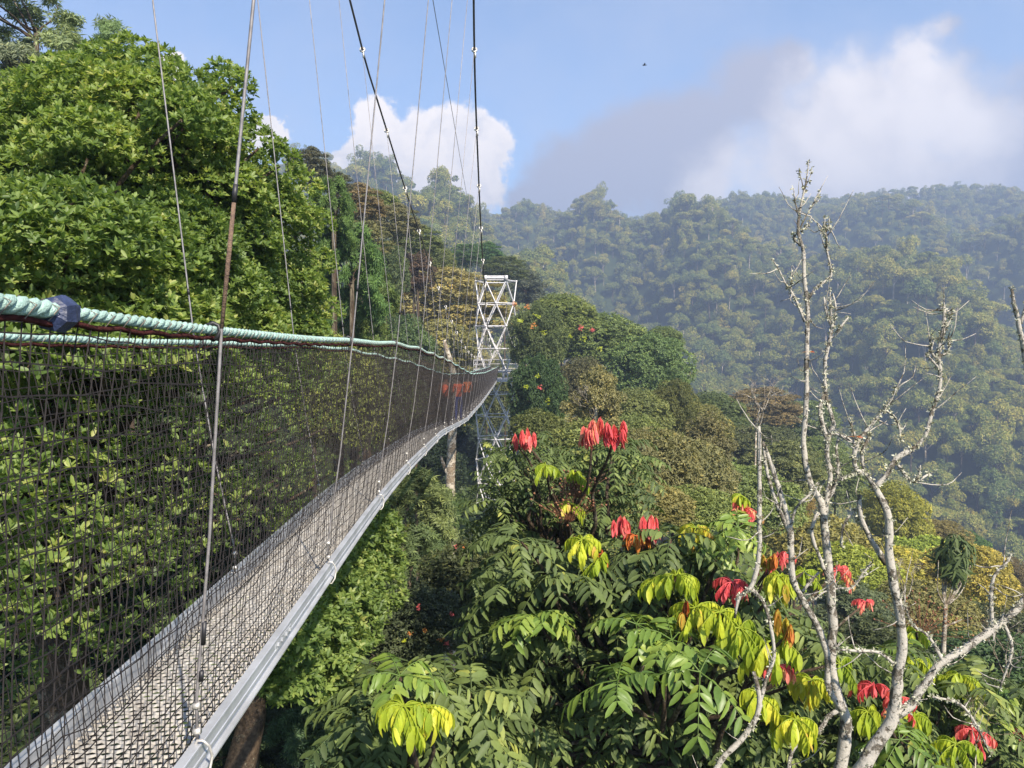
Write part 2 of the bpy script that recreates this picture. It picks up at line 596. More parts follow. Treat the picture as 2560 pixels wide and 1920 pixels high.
for px, py in RIDGE:
    p = W(px, py + 6, 800)
    ctrl.append((p[0], p[1], p[2] - FARH))
    ctrl.append((p[0] * 1.25, p[1] * 1.25, p[2] - 70))
ctrl += [(-400, 300, 60), (-400, 700, 120), (800, 200, -60), (1100, 700, 120), (0, -300, 20), (500, -200, -40), (-400, -100, 40), (300, 250, -75), (1000, 1100, 60), (-400, 1100, 100)]
ctrl = np.array(ctrl, dtype=float)


def tps_k(d):
    return d  # linear kernel: no overshoot between the control points


D0 = np.linalg.norm(ctrl[:, None, :2] - ctrl[None, :, :2], axis=-1)
nC = len(ctrl)
Am = np.zeros((nC + 3, nC + 3))
Am[:nC, :nC] = tps_k(D0)
Am[:nC, nC] = 1
Am[:nC, nC + 1:] = ctrl[:, :2]
Am[nC, :nC] = 1
Am[nC + 1:, :nC] = ctrl[:, :2].T
sol = np.linalg.solve(Am + np.eye(nC + 3) * 1e-9, np.concatenate([ctrl[:, 2], [0, 0, 0]]))


def ground(x, y):
    x = np.atleast_1d(np.asarray(x, dtype=float))
    y = np.atleast_1d(np.asarray(y, dtype=float))
    out = np.empty(len(x))
    for i in range(0, len(x), 4000):
        xs, ys = x[i:i + 4000], y[i:i + 4000]
        d = np.hypot(xs[:, None] - ctrl[None, :, 0], ys[:, None] - ctrl[None, :, 1])
        out[i:i + 4000] = d @ sol[:nC] + sol[nC] + sol[nC + 1] * xs + sol[nC + 2] * ys
    # spurs and gullies running down the far mountainside
    m = np.clip((y - 230) / 150, 0, 1) * np.clip((830 - y) / 220, 0, 1)
    sp = 34 * np.sin(x / 36 + y / 120 + 1.1 * np.sin(y / 95)) + 12 * np.sin(x / 15.0 - y / 60 + 2 * np.sin(x / 70))
    out = out + m * sp
    rr = np.hypot(x, y)
    b = np.clip((rr - 1100) / 900, 0, 1)
    return np.clip(out, -140, 260) * (1 - b) + (-40) * b


def ground1(x, y):
    return float(ground(x, y)[0])


def axis(lo, hi, n):
    t = np.linspace(-1, 1, n)
    return lo, hi, t


gx = np.concatenate([-np.geomspace(6000, 150, 40), np.linspace(-140, 300, 111), np.linspace(310, 900, 60), np.geomspace(950, 6000, 20)])
gy = np.concatenate([-np.geomspace(6000, 100, 30), np.linspace(-90, 300, 98), np.linspace(308, 900, 75), np.geomspace(940, 6000, 20)])
GX, GY = np.meshgrid(gx, gy)
GZ = ground(GX.ravel(), GY.ravel())
nx, ny = len(gx), len(gy)
ii, jj = np.meshgrid(np.arange(nx - 1), np.arange(ny - 1))
a0 = (jj * nx + ii).ravel()
qf = np.stack([a0, a0 + 1, a0 + nx + 1, a0 + nx], -1)
g = Geo()
g.add(np.stack([GX.ravel(), GY.ravel(), GZ], -1), qf.ravel(), np.arange(len(qf)) * 4)
m, q, out = new_mat('forest_floor')
tcn = q.node('ShaderNodeTexCoord')
nz = q.noise(tcn.outputs['Object'], .25, 8.0, .65)
nz2 = q.noise(tcn.outputs['Object'], 2.5, 6.0, .65)
cc = q.mix(q.smooth(nz.outputs['Fac'], .4, .62), (.022, .035, .012, 1), (.05, .065, .02, 1))
cc = q.mix(q.smooth(nz2.outputs['Fac'], .58, .75), cc, (.09, .055, .03, 1))
pb = q.node('ShaderNodeBsdfPrincipled')
q.put(pb.inputs['Base Color'], cc)
pb.inputs['Roughness'].default_value = .95
pb.inputs['Specular IOR Level'].default_value = .1
q.l.new(pb.outputs[0], out.inputs['Surface'])
M['floor'] = m
tag(g.build('terrain', m), 'forested valley ground rising into the far mountainside', kind='structure')


# ------------------------------------------------------------------ the suspension bridge
tt = np.arange(0.2, 66.01, 0.1)


def curve(ts, vs, sig=7):
    y = np.interp(tt, ts, vs)
    kk = np.exp(-.5 * (np.arange(-20, 21) / sig) ** 2)
    kk /= kk.sum()
    yp = np.concatenate([2 * y[0] - y[20:0:-1], y, 2 * y[-1] - y[-2:-22:-1]])
    return np.convolve(yp, kk, 'valid')


XR = curve([0, 2.2, 3.9, 6.1, 7.9, 13.1, 21, 31, 53, 66], [-.83, -.845, -.86, -.92, -.955, -1.08, -1.10, -1.10, -1.10, -1.10])
ZR = curve([0, 1.35, 2.18, 3.9, 6.07, 7.9, 13.1, 16.8, 21, 31, 53, 66], [.115, .063, .034, .020, .012, -.036, -.27, -.53, -.81, -1.15, -1.63, -1.86], 5)
XC = curve([0, 2.1, 3.9, 6, 13.1, 25, 66], [-.815, -.90, -.972, -1.035, -1.185, -1.23, -1.255])
HN = 1.2
STEP0, STEP = 2.18, 1.9
tk = STEP0 + STEP * np.arange(-1, 34)
tk = tk[(tk > .2) & (tk < 65.9)]
ph = ((tt - STEP0) / STEP) % 1.0
SAG = -.022 * np.sin(np.pi * ph) ** 2 * np.clip((tt - 2) / 8, 0, 1)


def at(arr, t):
    return np.interp(t, tt, arr)


def ropeR(t):
    return np.stack([at(XR, t), t, at(ZR + SAG, t)], -1)


def ropeL(t):
    return np.stack([at(XR, t) - .71, t, at(ZR + SAG, t) - .012], -1)


def curbR(t):   # top outer edge of the right rail
    return np.stack([at(XC, t), t, at(ZR, t) - HN], -1)


def curbL(t):   # top inner edge of the left rail
    return np.stack([at(XC, t) - .460, t, at(ZR, t) - HN], -1)


CTR = np.interp(tt, [0, 4, 12, 66], [-1.2, -1.2, -1.40, -1.40])
CABX = curve([0, 2.2, 4, 6, 8, 11.7, 17.4, 30, 41, 66], [.34, .15, -.08, -.26, -.39, -.572, -.70, -.88, -1.03, -.48], 14)


def cab(t, side):
    z = -.7 + .0059 * (t - 41) ** 2
    x = at(CABX, t)
    if side < 0:
        x = 2 * at(CTR, t) - x
    return np.stack([x, np.asarray(t, dtype=float), z], -1)


bridge = thing('suspension_bridge', 'narrow hanging footbridge with black netting, mint rope handrails and metal walkway', 'bridge', (-1.3, 2, -1.3))
for side, fn in ((1, ropeR), (-1, ropeL)):
    rp = Geo()
    tn = np.arange(.25, 14.0, .011)
    pr = fn(tn)
    T = nrm(np.gradient(pr, axis=0))
    U = nrm(np.cross(T, np.array([0, 0, 1.0])))
    V = np.cross(U, T)
    thick = 1.0 + (.35 * np.clip((1.46 - tn) / .05, 0, 1) if side > 0 else 0)
    for s3 in range(3):
        a = tn / .10 * 2 * np.pi + s3 * 2.0944
        tube(rp, pr + (U * np.cos(a)[:, None] + V * np.sin(a)[:, None]) * (.0056 * thick)[:, None] if np.ndim(thick) else pr + (U * np.cos(a)[:, None] + V * np.sin(a)[:, None]) * .0056,
             .0082 * thick, 6)
    tube(rp, fn(np.arange(14.0, 66.01, .19)), .0155, 6)
    rp.build('hand_rope', M['rope'], bridge)
    sv = Geo()
    tb = np.arange(.25, 66, .05)
    pp = fn(tb)
    pp[:, 2] -= .0235 + .003 * np.sin(tb * 37)
    tube(sv, pp, .0065, 5)
    sv.build('net_border', M['selvedge'], bridge)
    ls = Geo()
    tl2 = np.arange(.3, 14, .068 / 14)
    fr2 = ((tl2 - .3) / .068) % 1.0
    an = -np.pi / 2 + 2 * np.pi * np.clip(fr2 / .25, 0, 1)
    rr_ = np.where((tl2 < 1.46) & (side > 0), .0245, .0195)
    cc2 = fn(tl2)
    tube(ls, cc2 + np.stack([np.cos(an) * rr_, 0 * an, np.sin(an) * rr_ - .003], -1), .0014, 4, cap=False)
    ls.build('lashing', M['lash'], bridge)
bt = Geo()
for t, h in ((1.405, .034), (1.46, .027)):
    pass
tb = np.linspace(1.395, 1.475, 6)
tube(bt, ropeR(tb) + rng.normal(0, .003, (6, 3)) + (0, 0, -.004), [.012, .033, .036, .034, .031, .012], 7)
bt.build('tape_wrap', M['bluetape'], bridge, smooth=False)

# nets: real cords, wavy
for side in (1, -1):
    nt_ = Geo()
    top, bot = (ropeR, curbR) if side > 0 else (ropeL, curbL)
    vt = np.arange(.25, 65.9, .041)
    ns = 9
    fr = np.linspace(0, 1, ns)

    def surf(t, f):
        A_, B_ = top(t), bot(t)
        A_ = A_ - (0, 0, .025)
        B_ = B_ - (0.047 * side, 0, .07)
        p = A_ + (B_ - A_) * f[..., None]
        bl = .030 * np.sin(np.pi * f) * (1 + .5 * np.sin(t * 1.7 + side)) * side
        p[..., 0] -= bl * .6
        p[..., 0] += .004 * np.sin(t * 9 + f * 23) + .003 * np.sin(t * 31 + f * 11)
        p[..., 1] += .006 * np.sin(f * 14 + t * 5.3)
        p[..., 2] += .006 * np.sin(t * 11 + f * 17) * np.sin(np.pi * f)
        return p
    TT, FF = np.meshgrid(vt, fr, indexing='ij')
    PS = surf(TT.ravel(), FF.ravel()).reshape(len(vt), ns, 3)
    PS[..., 1] += rng.normal(0, .004, (len(vt), 1))
    rods(nt_, PS[:, :-1].reshape(-1, 3), PS[:, 1:].reshape(-1, 3), .0017)
    ht = np.concatenate([np.arange(.25, 12, .08), np.arange(12, 65.9, .2)])
    for f in np.linspace(.02, 1.0, 25):
        f2 = np.clip(f + .006 * np.sin(ht * 7 + f * 40) + rng.normal(0, .0025, len(ht)), 0, 1)
        ps = surf(ht, f2)
        rods(nt_, ps[:-1], ps[1:], .0018)
    nt_.build('side_net', M['net'], bridge, smooth=False)

# walkway: expanded metal, strand by strand
dk = Geo()
pitch, cw, wy = .028, .046, .0118
rows = np.arange(.6, 65.8, pitch)
xs = np.arange(-.462, -.0139, cw / 4)
RR, XX = np.meshgrid(np.arange(len(rows)), np.arange(len(xs)), indexing='ij')
tri = np.abs(((xs[XX] / cw + .5 * (RR % 2)) % 1.0) * 2 - 1) * 2 - 1
tri = np.clip(tri * 1.5, -1, 1)
yv = rows[RR] + .0062 * tri + rng.normal(0, .0006, RR.shape)
xv_ = at(XC, rows)[:, None] + xs[XX] + rng.normal(0, .0006, RR.shape)
zv = np.broadcast_to((at(ZR, rows) - HN - .075)[:, None], RR.shape)
edge = [(-.5 * wy, -.0035), (-.15 * wy, .0015), (.25 * wy, .0035), (.5 * wy, -.001)]
V_ = np.stack([np.stack([xv_, yv + dy_, zv + dz_ + rng.normal(0, .0006, RR.shape)], -1) for dy_, dz_ in edge], 2)
nr_, nx_ = RR.shape
idx = np.arange(nr_ * nx_ * 4).reshape(nr_, nx_, 4)
qd = np.stack([idx[:, :-1, :-1], idx[:, 1:, :-1], idx[:, 1:, 1:], idx[:, :-1, 1:]], -1).reshape(-1, 4)
dk.add(V_.reshape(-1, 3), qd.ravel(), np.arange(len(qd)) * 4, np.repeat(rng.random(nr_ * nx_), 4))
dk.build('walkway_grating', M['deck'], bridge)
# narrow side strips that carry the grating
for dx in (-.463, -.012):
    s_ = Geo()
    pt = curbR(np.arange(.3, 66, .25)) + (dx + .004, 0, -.092)
    sweep(s_, pt, [(-.012, 0), (.012, 0), (.012, .006), (-.012, .006)])
    s_.build('bearer_strip', M['alu'], bridge, smooth=False)
for side in (1, -1):
    ra = Geo()
    pt = curbR(np.arange(.3, 66, .25)) if side > 0 else curbL(np.arange(.3, 66, .25))
    prof = [(-.038, 0), (-.002, 0), (0, -.002), (0, -.014), (-.005, -.017), (-.005, -.080), (0, -.083), (0, -.100), (-.038, -.100)]
    if side > 0:
        prof = [(-.030, 0), (-.002, 0), (0, -.002), (0, -.010), (-.003, -.012), (-.003, -.040), (0, -.042), (0, -.052), (-.014, -.054), (-.014, -.100), (-.030, -.100)]
    if side < 0:
        prof = [(-x, z) for x, z in prof][::-1]
        prof = [(x - .038, z) for x, z in prof]
    sweep(ra, pt, prof)
    for tj in np.arange(3.1, 65, 3.0):
        c = (curbR(np.array([tj])) if side > 0 else curbL(np.array([tj])) - (.038, 0, 0))[0]
        xo = .0035 if side > 0 else .0415
        if side < 0:
            box(ra, c + (xo, 0, -.049), .005, .22, .058)
        else:
            box(ra, c + (xo - .003, 0, -.026), .004, .22, .026)
        for dy in (-.08, -.03, .03, .08):
            box(ra, c + (xo + .002, dy, -.049 if side < 0 else -.026), .008, .012, .012)
    ra.build('side_rail', M['alu'], bridge, smooth=False)
    cb_ = Geo()
    tube(cb_, cab(np.concatenate([np.arange(.2, 67.9, .4), [68.0]]), side), .0155, 8)
    cb_.build('main_cable', M['cable'], bridge)
# suspenders, every one with its clamp at the cable and its thimble at the rail
for side in (1, -1):
    for kx, t in enumerate(tk if side > 0 else 1.93 + 1.95 * np.arange(0, 33)):
        ta = np.array([t])
        ctop = cab(ta, side)[0]
        rp_ = (ropeR if side > 0 else ropeL)(ta)[0]
        cr = (curbR if side > 0 else curbL)(ta)[0] - (0.012 * side, 0, 0)
        if ctop[2] < rp_[2] + .15:
            ctop = rp_ + (0, 0, .3)
        sg = Geo()
        e = rp_ + (.024 * side, 0, 0)
        near = t < 16
        r0 = (.0048 if abs(t - STEP0) < .1 and side > 0 else .0040) if near else .0042
        tube(sg, [ctop, e + (ctop - e) * .5, e, e + (cr - e) * .5, cr + (0, 0, .13), cr + (0, 0, .012)], r0, 6 if near else 4)
        s_ob = sg.build('suspender', M['wire'], bridge)
        # saddle clamp on the cable
        cl = Geo()
        a = np.linspace(0, 2 * np.pi, 9)
        tube(cl, ctop + np.stack([np.cos(a) * .026, np.sin(a) * .008, np.sin(a) * .026], -1) * 1.4, .012, 6, cap=False)
        tube(cl, [ctop + (.012, 0, -.02), ctop + (.016, 0, -.12)], .014, 6)
        tube(cl, [ctop + (-.03, 0, .01), ctop + (.03, 0, .01)], .010, 6)
        cl.build('cable_clamp', M['steel'], s_ob)
        # loop round the rail
        lp = Geo()
        a = np.linspace(0, 2 * np.pi, 11)
        ctr = cr + (.012 * side, 0, -.045)
        tube(lp, ctr + np.stack([np.cos(a) * .026, .012 * np.cos(a * 2), np.sin(a) * .062], -1), .0042, 5, cap=False)
        for zz in (.035, .11):
            tube(lp, [cr + (-.010, 0, zz), cr + (.010, 0, zz + .004)], .0105, 6)
        lp.build('rail_loop', M['steel'], s_ob)
        if t < 24:
            tp = Geo()
            d_ = (ctop - e)
            d_ = d_ / np.linalg.norm(d_)
            if side > 0 and abs(t - STEP0) < .1:
                tube(tp, [e + d_ * .36, e + d_ * .41], .0075, 8)
                q_ = e + (cr - e) * .70
                tube(tp, [q_, e + (cr - e) * .755], .0072, 8)
                q_ = e + (cr - e) * .82
                tube(tp, [q_, e + (cr - e) * .845], .0075, 8)
                sl_ = Geo()
                tube(sl_, [e + d_ * .005, e + d_ * .2, e + d_ * .36], [.0060, .0068, .0060], 8)
                sl_.build('brown_sleeve', M['sleeve'], s_ob)
            else:
                tube(tp, [e + d_ * (.22 + .02 * (kx % 3)), e + d_ * (.25 + .02 * (kx % 3))], .0065, 6)
            a = np.linspace(0, 2 * np.pi, 9)
            tube(tp, rp_ + np.stack([np.cos(a) * .020, np.sin(a * 2) * .006, np.sin(a) * .024 - .004], -1), .0062, 6, cap=False)
            tp.build('tape_binding', M['tape'], s_ob)
# thin lifeline from overhead down to the tower
ll = Geo()
pa, pb_ = W(1060, -130, 6.0), W(1212, 702, 67.5)
tl_ = np.linspace(0, 1, 24)[:, None]
pl = pa + (pb_ - pa) * tl_
pl[:, 2] -= 4 * .5 * (tl_ * (1 - tl_))[:, 0]
tube(ll, pl, .0035, 5)
ll.build('guide_wire', M['wire'], bridge)

# ------------------------------------------------------------------ lattice tower
TX, TY = -1.40, 68.0
TR, TH = 1.79, 1.97
tower = thing('lattice_tower', 'pale steel lattice tower of crossed struts at the far end of the bridge', 'tower', (TX, TY, -15.9))
ztop = 5.5
nlev = 11
levels = []
for i in range(nlev + 1):
    off_ = 0 if i % 2 == 0 else math.pi / 6
    a = np.arange(6) * math.pi / 3 + off_
    rad = TR
    z = ztop - i * TH
    levels.append(np.stack([TX + rad * np.cos(a), TY + rad * np.sin(a), np.full(6, z)], -1))
fr_ = Geo()
for i in range(nlev + 1):
    L_ = levels[i]
    rods(fr_, L_, np.roll(L_, -1, 0), .050, 8)
    for p in L_:
        box(fr_, p, .16, .16, .16)
    if i < nlev:
        Bq = levels[i + 1]
        if i % 2 == 0:
            rods(fr_, L_, Bq, .055, 8)
            rods(fr_, L_, np.roll(Bq, 1, 0), .055, 8)
        else:
            rods(fr_, L_, Bq, .055, 8)
            rods(fr_, L_, np.roll(Bq, -1, 0), .055, 8)
fr_.build('lattice_strut', M['galv'], tower)
tb_ = Geo()
fa, fb = levels[0][4], levels[0][5]
for dz, dy in ((.16, -.05), (.30, .05)):
    rods(tb_, [fa + (-.15, dy, dz)], [fb + (.15, dy, dz)], .075, 8)
for p in (fa, fb):
    box(tb_, p + (0, 0, .17), .26, .34, .42)
tb_.build('saddle_beam', M['galv'], tower)
pf = Geo()
for x in np.arange(-1.9, 1.91, .2):
    box(pf, (TX + x, TY, -3.10), .17, 3.7, .05)
box(pf, (TX, TY - 1.88, -3.16), 4.0, .08, .2)
box(pf, (TX, TY + 1.88, -3.16), 4.0, .08, .2)
pf.build('platform', M['galv'], tower, smooth=False)
gr_ = Geo()
for z in (-2.6, -2.2, -1.8, -1.4):
    c4 = np.array([(TX - 1.9, TY - 1.8, z), (TX + 1.9, TY - 1.8, z), (TX + 1.9, TY + 1.8, z), (TX - 1.9, TY + 1.8, z)])
    rods(gr_, [c4[1], c4[2], c4[3]], [c4[2], c4[3], c4[0]], .028, 6)
    rods(gr_, [c4[0]], [c4[0] + (1.3, 0, 0)], .028, 6)
    rods(gr_, [c4[1]], [c4[1] - (1.3, 0, 0)], .028, 6)
for x in (-1.9, -.6, .6, 1.9):
    for y in (-1.8, 1.8):
        rods(gr_, [(TX + x, TY + y, -3.1)], [(TX + x, TY + y, -1.38)], .035, 6)
gr_.build('guard_rail', M['galv'], tower)
ft = Geo()
for p in levels[-1]:
    box(ft, p + (0, 0, -.6), .6, .6, 1.6)
ft.build('footing', simple_mat('concrete', (.3, .28, .25), .9), tower, smooth=False)


# ------------------------------------------------------------------ people on the bridge
def person(t, label, shirt, trousers, skin, hair, height, phase, bag=None):
    z0 = float(at(ZR, t)) - HN - .062
    x0 = float(at(XC, t)) - .222
    root = thing('person', label, 'person', (x0, t, z0), 'people walking along the bridge')
    h = height / 1.7

    def P_(x, y, z):
        return (x * h, y * h, z * h)
    s = phase
    pts = [P_(0, 0, .92), P_(0, .0, 1.12), P_(0, .02, 1.36), P_(0, .03, 1.47), P_(0, .05, 1.62),
           P_(.085, 0, .88), P_(.09, .10 * s, .50), P_(.09, .02 * s, .08), P_(.09, .14 + .02 * s, .035),
           P_(-.085, 0, .88), P_(-.09, .02 - .04 * s, .48), P_(-.09, -.20 * s, .10), P_(-.09, -.06 - .18 * s, .04),
           P_(.17, .01, 1.38), P_(.215, -.05, 1.12), P_(.20, .16, 1.02), P_(.20, .22, .99),
           P_(-.17, .01, 1.38), P_(-.215, .02, 1.12), P_(-.20, .22, 1.10), P_(-.20, .28, 1.10)]
    rd = [.125, .12, .14, .055, .09, .085, .06, .042, .032, .085, .06, .042, .032, .06, .042, .034, .026, .06, .042, .034, .026]
    ed = [(0, 1), (1, 2), (2, 3), (3, 4), (0, 5), (5, 6), (6, 7), (7, 8), (0, 9), (9, 10), (10, 11), (11, 12), (2, 13), (13, 14), (14, 15), (15, 16),
          (2, 17), (17, 18), (18, 19), (19, 20)]
    me = bpy.data.meshes.new('person_body')
    me.from_pydata(pts, ed, [])
    o = bpy.data.objects.new('body', me)
    C.objects.link(o)
    o.parent = root
    sk = o.modifiers.new('skin', 'SKIN')
    for i, vv in enumerate(me.skin_vertices[0].data):
        vv.radius = (rd[i] * h, rd[i] * h * (.75 if i < 3 else 1))
        vv.use_root = (i == 0)
    su = o.modifiers.new('sub', 'SUBSURF')
    su.levels = su.render_levels = 2
    mm, q, out = new_mat('clothing')
    tcn = q.node('ShaderNodeTexCoord')
    sp_ = q.node('ShaderNodeSeparateXYZ')
    q.l.new(tcn.outputs['Object'], sp_.inputs[0])
    z = sp_.outputs[2]
    c = q.mix(q.math('GREATER_THAN', z, .93 * h), (*trousers, 1), (*shirt, 1))
    c = q.mix(q.math('GREATER_THAN', z, 1.43 * h), c, (*skin, 1))
    pb = q.node('ShaderNodeBsdfPrincipled')
    q.put(pb.inputs['Base Color'], c)
    pb.inputs['Roughness'].default_value = .85
    q.l.new(pb.outputs[0], out.inputs['Surface'])
    me.materials.append(mm)
    hg = Geo()
    n_ = 14
    th = np.linspace(0, np.pi * .62, 7)
    hv = []
    for a in th:
        for b in np.linspace(0, 2 * np.pi, n_, endpoint=False):
            hv.append((math.sin(a) * math.cos(b) * .098, math.sin(a) * math.sin(b) * .105 - .012, math.cos(a) * .11))
    hv = np.array(hv) * h + np.array((x0, t + .045 * h, z0 + 1.635 * h))
    fs = []
    for i in range(6):
        for j in range(n_):
            fs.append((i * n_ + j, i * n_ + (j + 1) % n_, (i + 1) * n_ + (j + 1) % n_, (i + 1) * n_ + j))
    hg.add(hv, np.array(fs).ravel(), np.arange(len(fs)) * 4)
    hg.build('hair', simple_mat('hair', hair, .8), root)
    if bag:
        bg_ = Geo()
        tube(bg_, np.array([(0, -.15, 1.0), (0, -.17, 1.05), (0, -.18, 1.2), (0, -.17, 1.34), (0, -.15, 1.4)]) * h + np.array((x0, t, z0)), np.array([.04, .11, .13, .11, .04]) * h, 10)
        bg_.build('backpack', simple_mat('bag_fabric', bag, .8), root)
    return root


person(20.6, 'walker in red orange top and blue trousers, middle of the three behind the net', (.36, .07, .03), (.03, .045, .16), (.10, .05, .03), (.01, .008, .007), 1.16, 1.0)
person(16.4, 'walker nearest on the bridge in dark clothes with orange backpack', (.09, .045, .03), (.02, .02, .025), (.09, .045, .03), (.01, .008, .007), 1.10, -1.0, (.42, .075, .03))
person(25.0, 'farthest walker on the bridge in bright orange top and dark trousers', (.42, .11, .03), (.03, .03, .035), (.11, .06, .04), (.012, .01, .008), 1.16, .8)

# ------------------------------------------------------------------ foliage builders


def sphere_pts(n, rg):
    d = nrm(rg.normal(0, 1, (n, 3)))
    return d


def inside_poly(px, py, pg):
    pg = np.asarray(pg, dtype=float)
    x1, y1 = pg[:, 0], pg[:, 1]
    x2, y2 = np.roll(x1, -1), np.roll(y1, -1)
    c = np.zeros(len(px), dtype=bool)
    for a_, b_, c_, d_ in zip(x1, y1, x2, y2):
        cond = ((b_ > py) != (d_ > py)) & (px < (c_ - a_) * (py - b_) / (d_ - b_ + 1e-9) + a_)
        c ^= cond
    return c


def scatter_poly(pg, mind, rg, tries=6000):
    pg = np.asarray(pg, dtype=float)
    lo, hi = pg.min(0), pg.max(0)
    cand = rg.uniform(lo, hi, (tries, 2))
    cand = cand[inside_poly(cand[:, 0], cand[:, 1], pg)]
    keep = []
    for c in cand:
        if not keep or np.min(np.hypot(*(np.array(keep) - c).T)) > mind:
            keep.append(c)
    return np.array(keep)


def lobe_leaves(g, tmpl, centre, rad, n, kk, L, rg, up=.5, squash=.8, el=(.15, .9), droop=0., tint=0.5, mat=0, zmin=-.75):
    d = sphere_pts(int(n * 2.2), rg)
    d = d[(d[:, 2] > zmin)][:n]
    rr = rg.uniform(.72, 1.05, len(d)) ** .7
    P = centre + d * rr[:, None] * rad * np.array([1, 1, squash])
    N = nrm(d * .7 + np.array([0, 0, up]) + rg.normal(0, .25, d.shape))
    tn = np.clip(tint + rg.normal(0, .16, len(d)), 0, 1)
    rosettes(g, tmpl, P, N, kk, L, el, droop, tn, .25, rg, mat)


def limb(g, a, b, r0, r1, rg, sag=.15, n=5, sides=6):
    a, b = np.asarray(a, float), np.asarray(b, float)
    t = np.linspace(0, 1, n)[:, None]
    L = np.linalg.norm(b - a)
    p = a + (b - a) * t + rg.normal(0, .035 * L, (n, 3)) * np.sin(np.pi * t)
    p[:, 2] += sag * L * (np.sin(np.pi * t[:, 0]) * .3)
    pp, rr = smooth_path(p, np.linspace(r0, r1, n), max(L / 10, .05))
    tube(g, pp, rr, sides)


# ------------------------------------------------------------------ the big laurel-leaved tree on the left
rg = np.random.default_rng(21)
sil = [(-160, 330), (0, 320), (150, 300), (300, 235), (400, 270), (470, 340), (560, 450), (640, 480), (690, 550), (715, 650), (725, 780), (735, 900),
       (735, 1040), (735, 1200), (650, 1300), (480, 1420), (300, 1560), (100, 1640), (-160, 1680)]
cen = scatter_poly(sil, 104, rg)
cen2 = scatter_poly(sil, 70, rg)
rim = [(60, 235, .3), (140, 225, .3), (200, 195, .28), (265, 165, .28), (330, 145, .26), (395, 180, .26), (440, 225, .28), (495, 275, .25), (560, 190, .2), (582, 218, .22),
       (545, 245, .18), (600, 300, .22), (560, 340, .26), (645, 372, .26), (700, 415, .26), (755, 470, .26), (785, 560, .26), (790, 660, .28), (805, 780, .28), (825, 930, .3),
       (835, 1060, .3), (830, 1180, .3), (520, 330, .3), (455, 300, .3)]
tb0 = np.array((-4.6, 7.6))
laurel = thing('broadleaf_tree', 'big dense tree left of the bridge with glossy leaf rosettes', 'tree', (tb0[0], tb0[1], ground1(*tb0)))
lg, tg_ = Geo(), Geo()
hub = np.array((-4.6, 7.6, -1.5))
tube(tg_, *smooth_path([(tb0[0], tb0[1], ground1(*tb0) - .3), (-4.8, 7.5, -12), (-4.5, 7.7, -6), hub, (-4.7, 7.7, 1.2)], [.42, .34, .28, .2, .1], .4, .05, rg), 10)
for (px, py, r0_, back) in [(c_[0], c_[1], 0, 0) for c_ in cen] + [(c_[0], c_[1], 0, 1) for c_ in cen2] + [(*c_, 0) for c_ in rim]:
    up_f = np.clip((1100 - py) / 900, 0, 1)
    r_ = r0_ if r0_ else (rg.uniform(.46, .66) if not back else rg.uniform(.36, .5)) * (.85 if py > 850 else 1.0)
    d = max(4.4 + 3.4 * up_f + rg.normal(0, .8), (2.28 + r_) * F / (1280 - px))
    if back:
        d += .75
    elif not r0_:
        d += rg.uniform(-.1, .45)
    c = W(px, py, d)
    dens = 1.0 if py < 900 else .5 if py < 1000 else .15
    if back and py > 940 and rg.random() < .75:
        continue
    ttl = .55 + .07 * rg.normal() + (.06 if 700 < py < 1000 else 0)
    lobe_leaves(lg, LEAF_M, c, r_, int(480 * dens * (r_ / .5) ** 2), 7, .064 if py < 800 else .072, rg, 1.0, .80, (.25, 1.15), .0, ttl - .22 * back, zmin=-.5 if (back or r0_) else -.12)  # rear lobes tinted darker, imitating shade in the gaps between lumps
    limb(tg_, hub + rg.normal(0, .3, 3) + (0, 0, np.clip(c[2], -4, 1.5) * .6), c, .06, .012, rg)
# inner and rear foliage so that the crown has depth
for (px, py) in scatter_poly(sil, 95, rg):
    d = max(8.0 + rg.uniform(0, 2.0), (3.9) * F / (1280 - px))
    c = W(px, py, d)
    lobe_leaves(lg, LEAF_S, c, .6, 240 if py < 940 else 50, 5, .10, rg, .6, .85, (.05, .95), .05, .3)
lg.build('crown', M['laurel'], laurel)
tg_.build('trunk', M['bark'], laurel)

# the same kind of tree right under the walkway
und = thing('broadleaf_tree', 'leafy tree with glossy rosettes and brown trunk rising under the right rail', 'tree', (-3.2, 5.2, ground1(-3.2, 5.2)))
lg, tg_ = Geo(), Geo()
tpts = [W(560, 2150, 5.4), W(600, 1920, 5.6), W(630, 1790, 5.8), W(645, 1690, 6.0), W(700, 1560, 6.3)]
tpts = [np.array((tpts[0][0] - 1.0, tpts[0][1] - .3, ground1(-3.2, 5.2) - .3))] + tpts
tube(tg_, *smooth_path(tpts, [.30, .15, .115, .10, .07, .04], .15, .06, rg), 10)
for (px, py) in scatter_poly([(720, 1440), (800, 1330), (900, 1290), (990, 1330), (960, 1440), (870, 1560), (780, 1660), (690, 1720), (640, 1690)], 52, rg):
    d = max(6.0 + rg.normal(0, .4), 1.55 * F / (1280 - px) + .5)
    c = W(px, py, d)
    lobe_leaves(lg, LEAF_M, c, rg.uniform(.28, .42), 260, 7, .070, rg, .9, .8, (.2, 1.1), .05, .52)
    limb(tg_, tpts[-1], c, .03, .008, rg)
lg.build('crown', M['laurel'], und)
tg_.build('trunk', M['bark'], und)


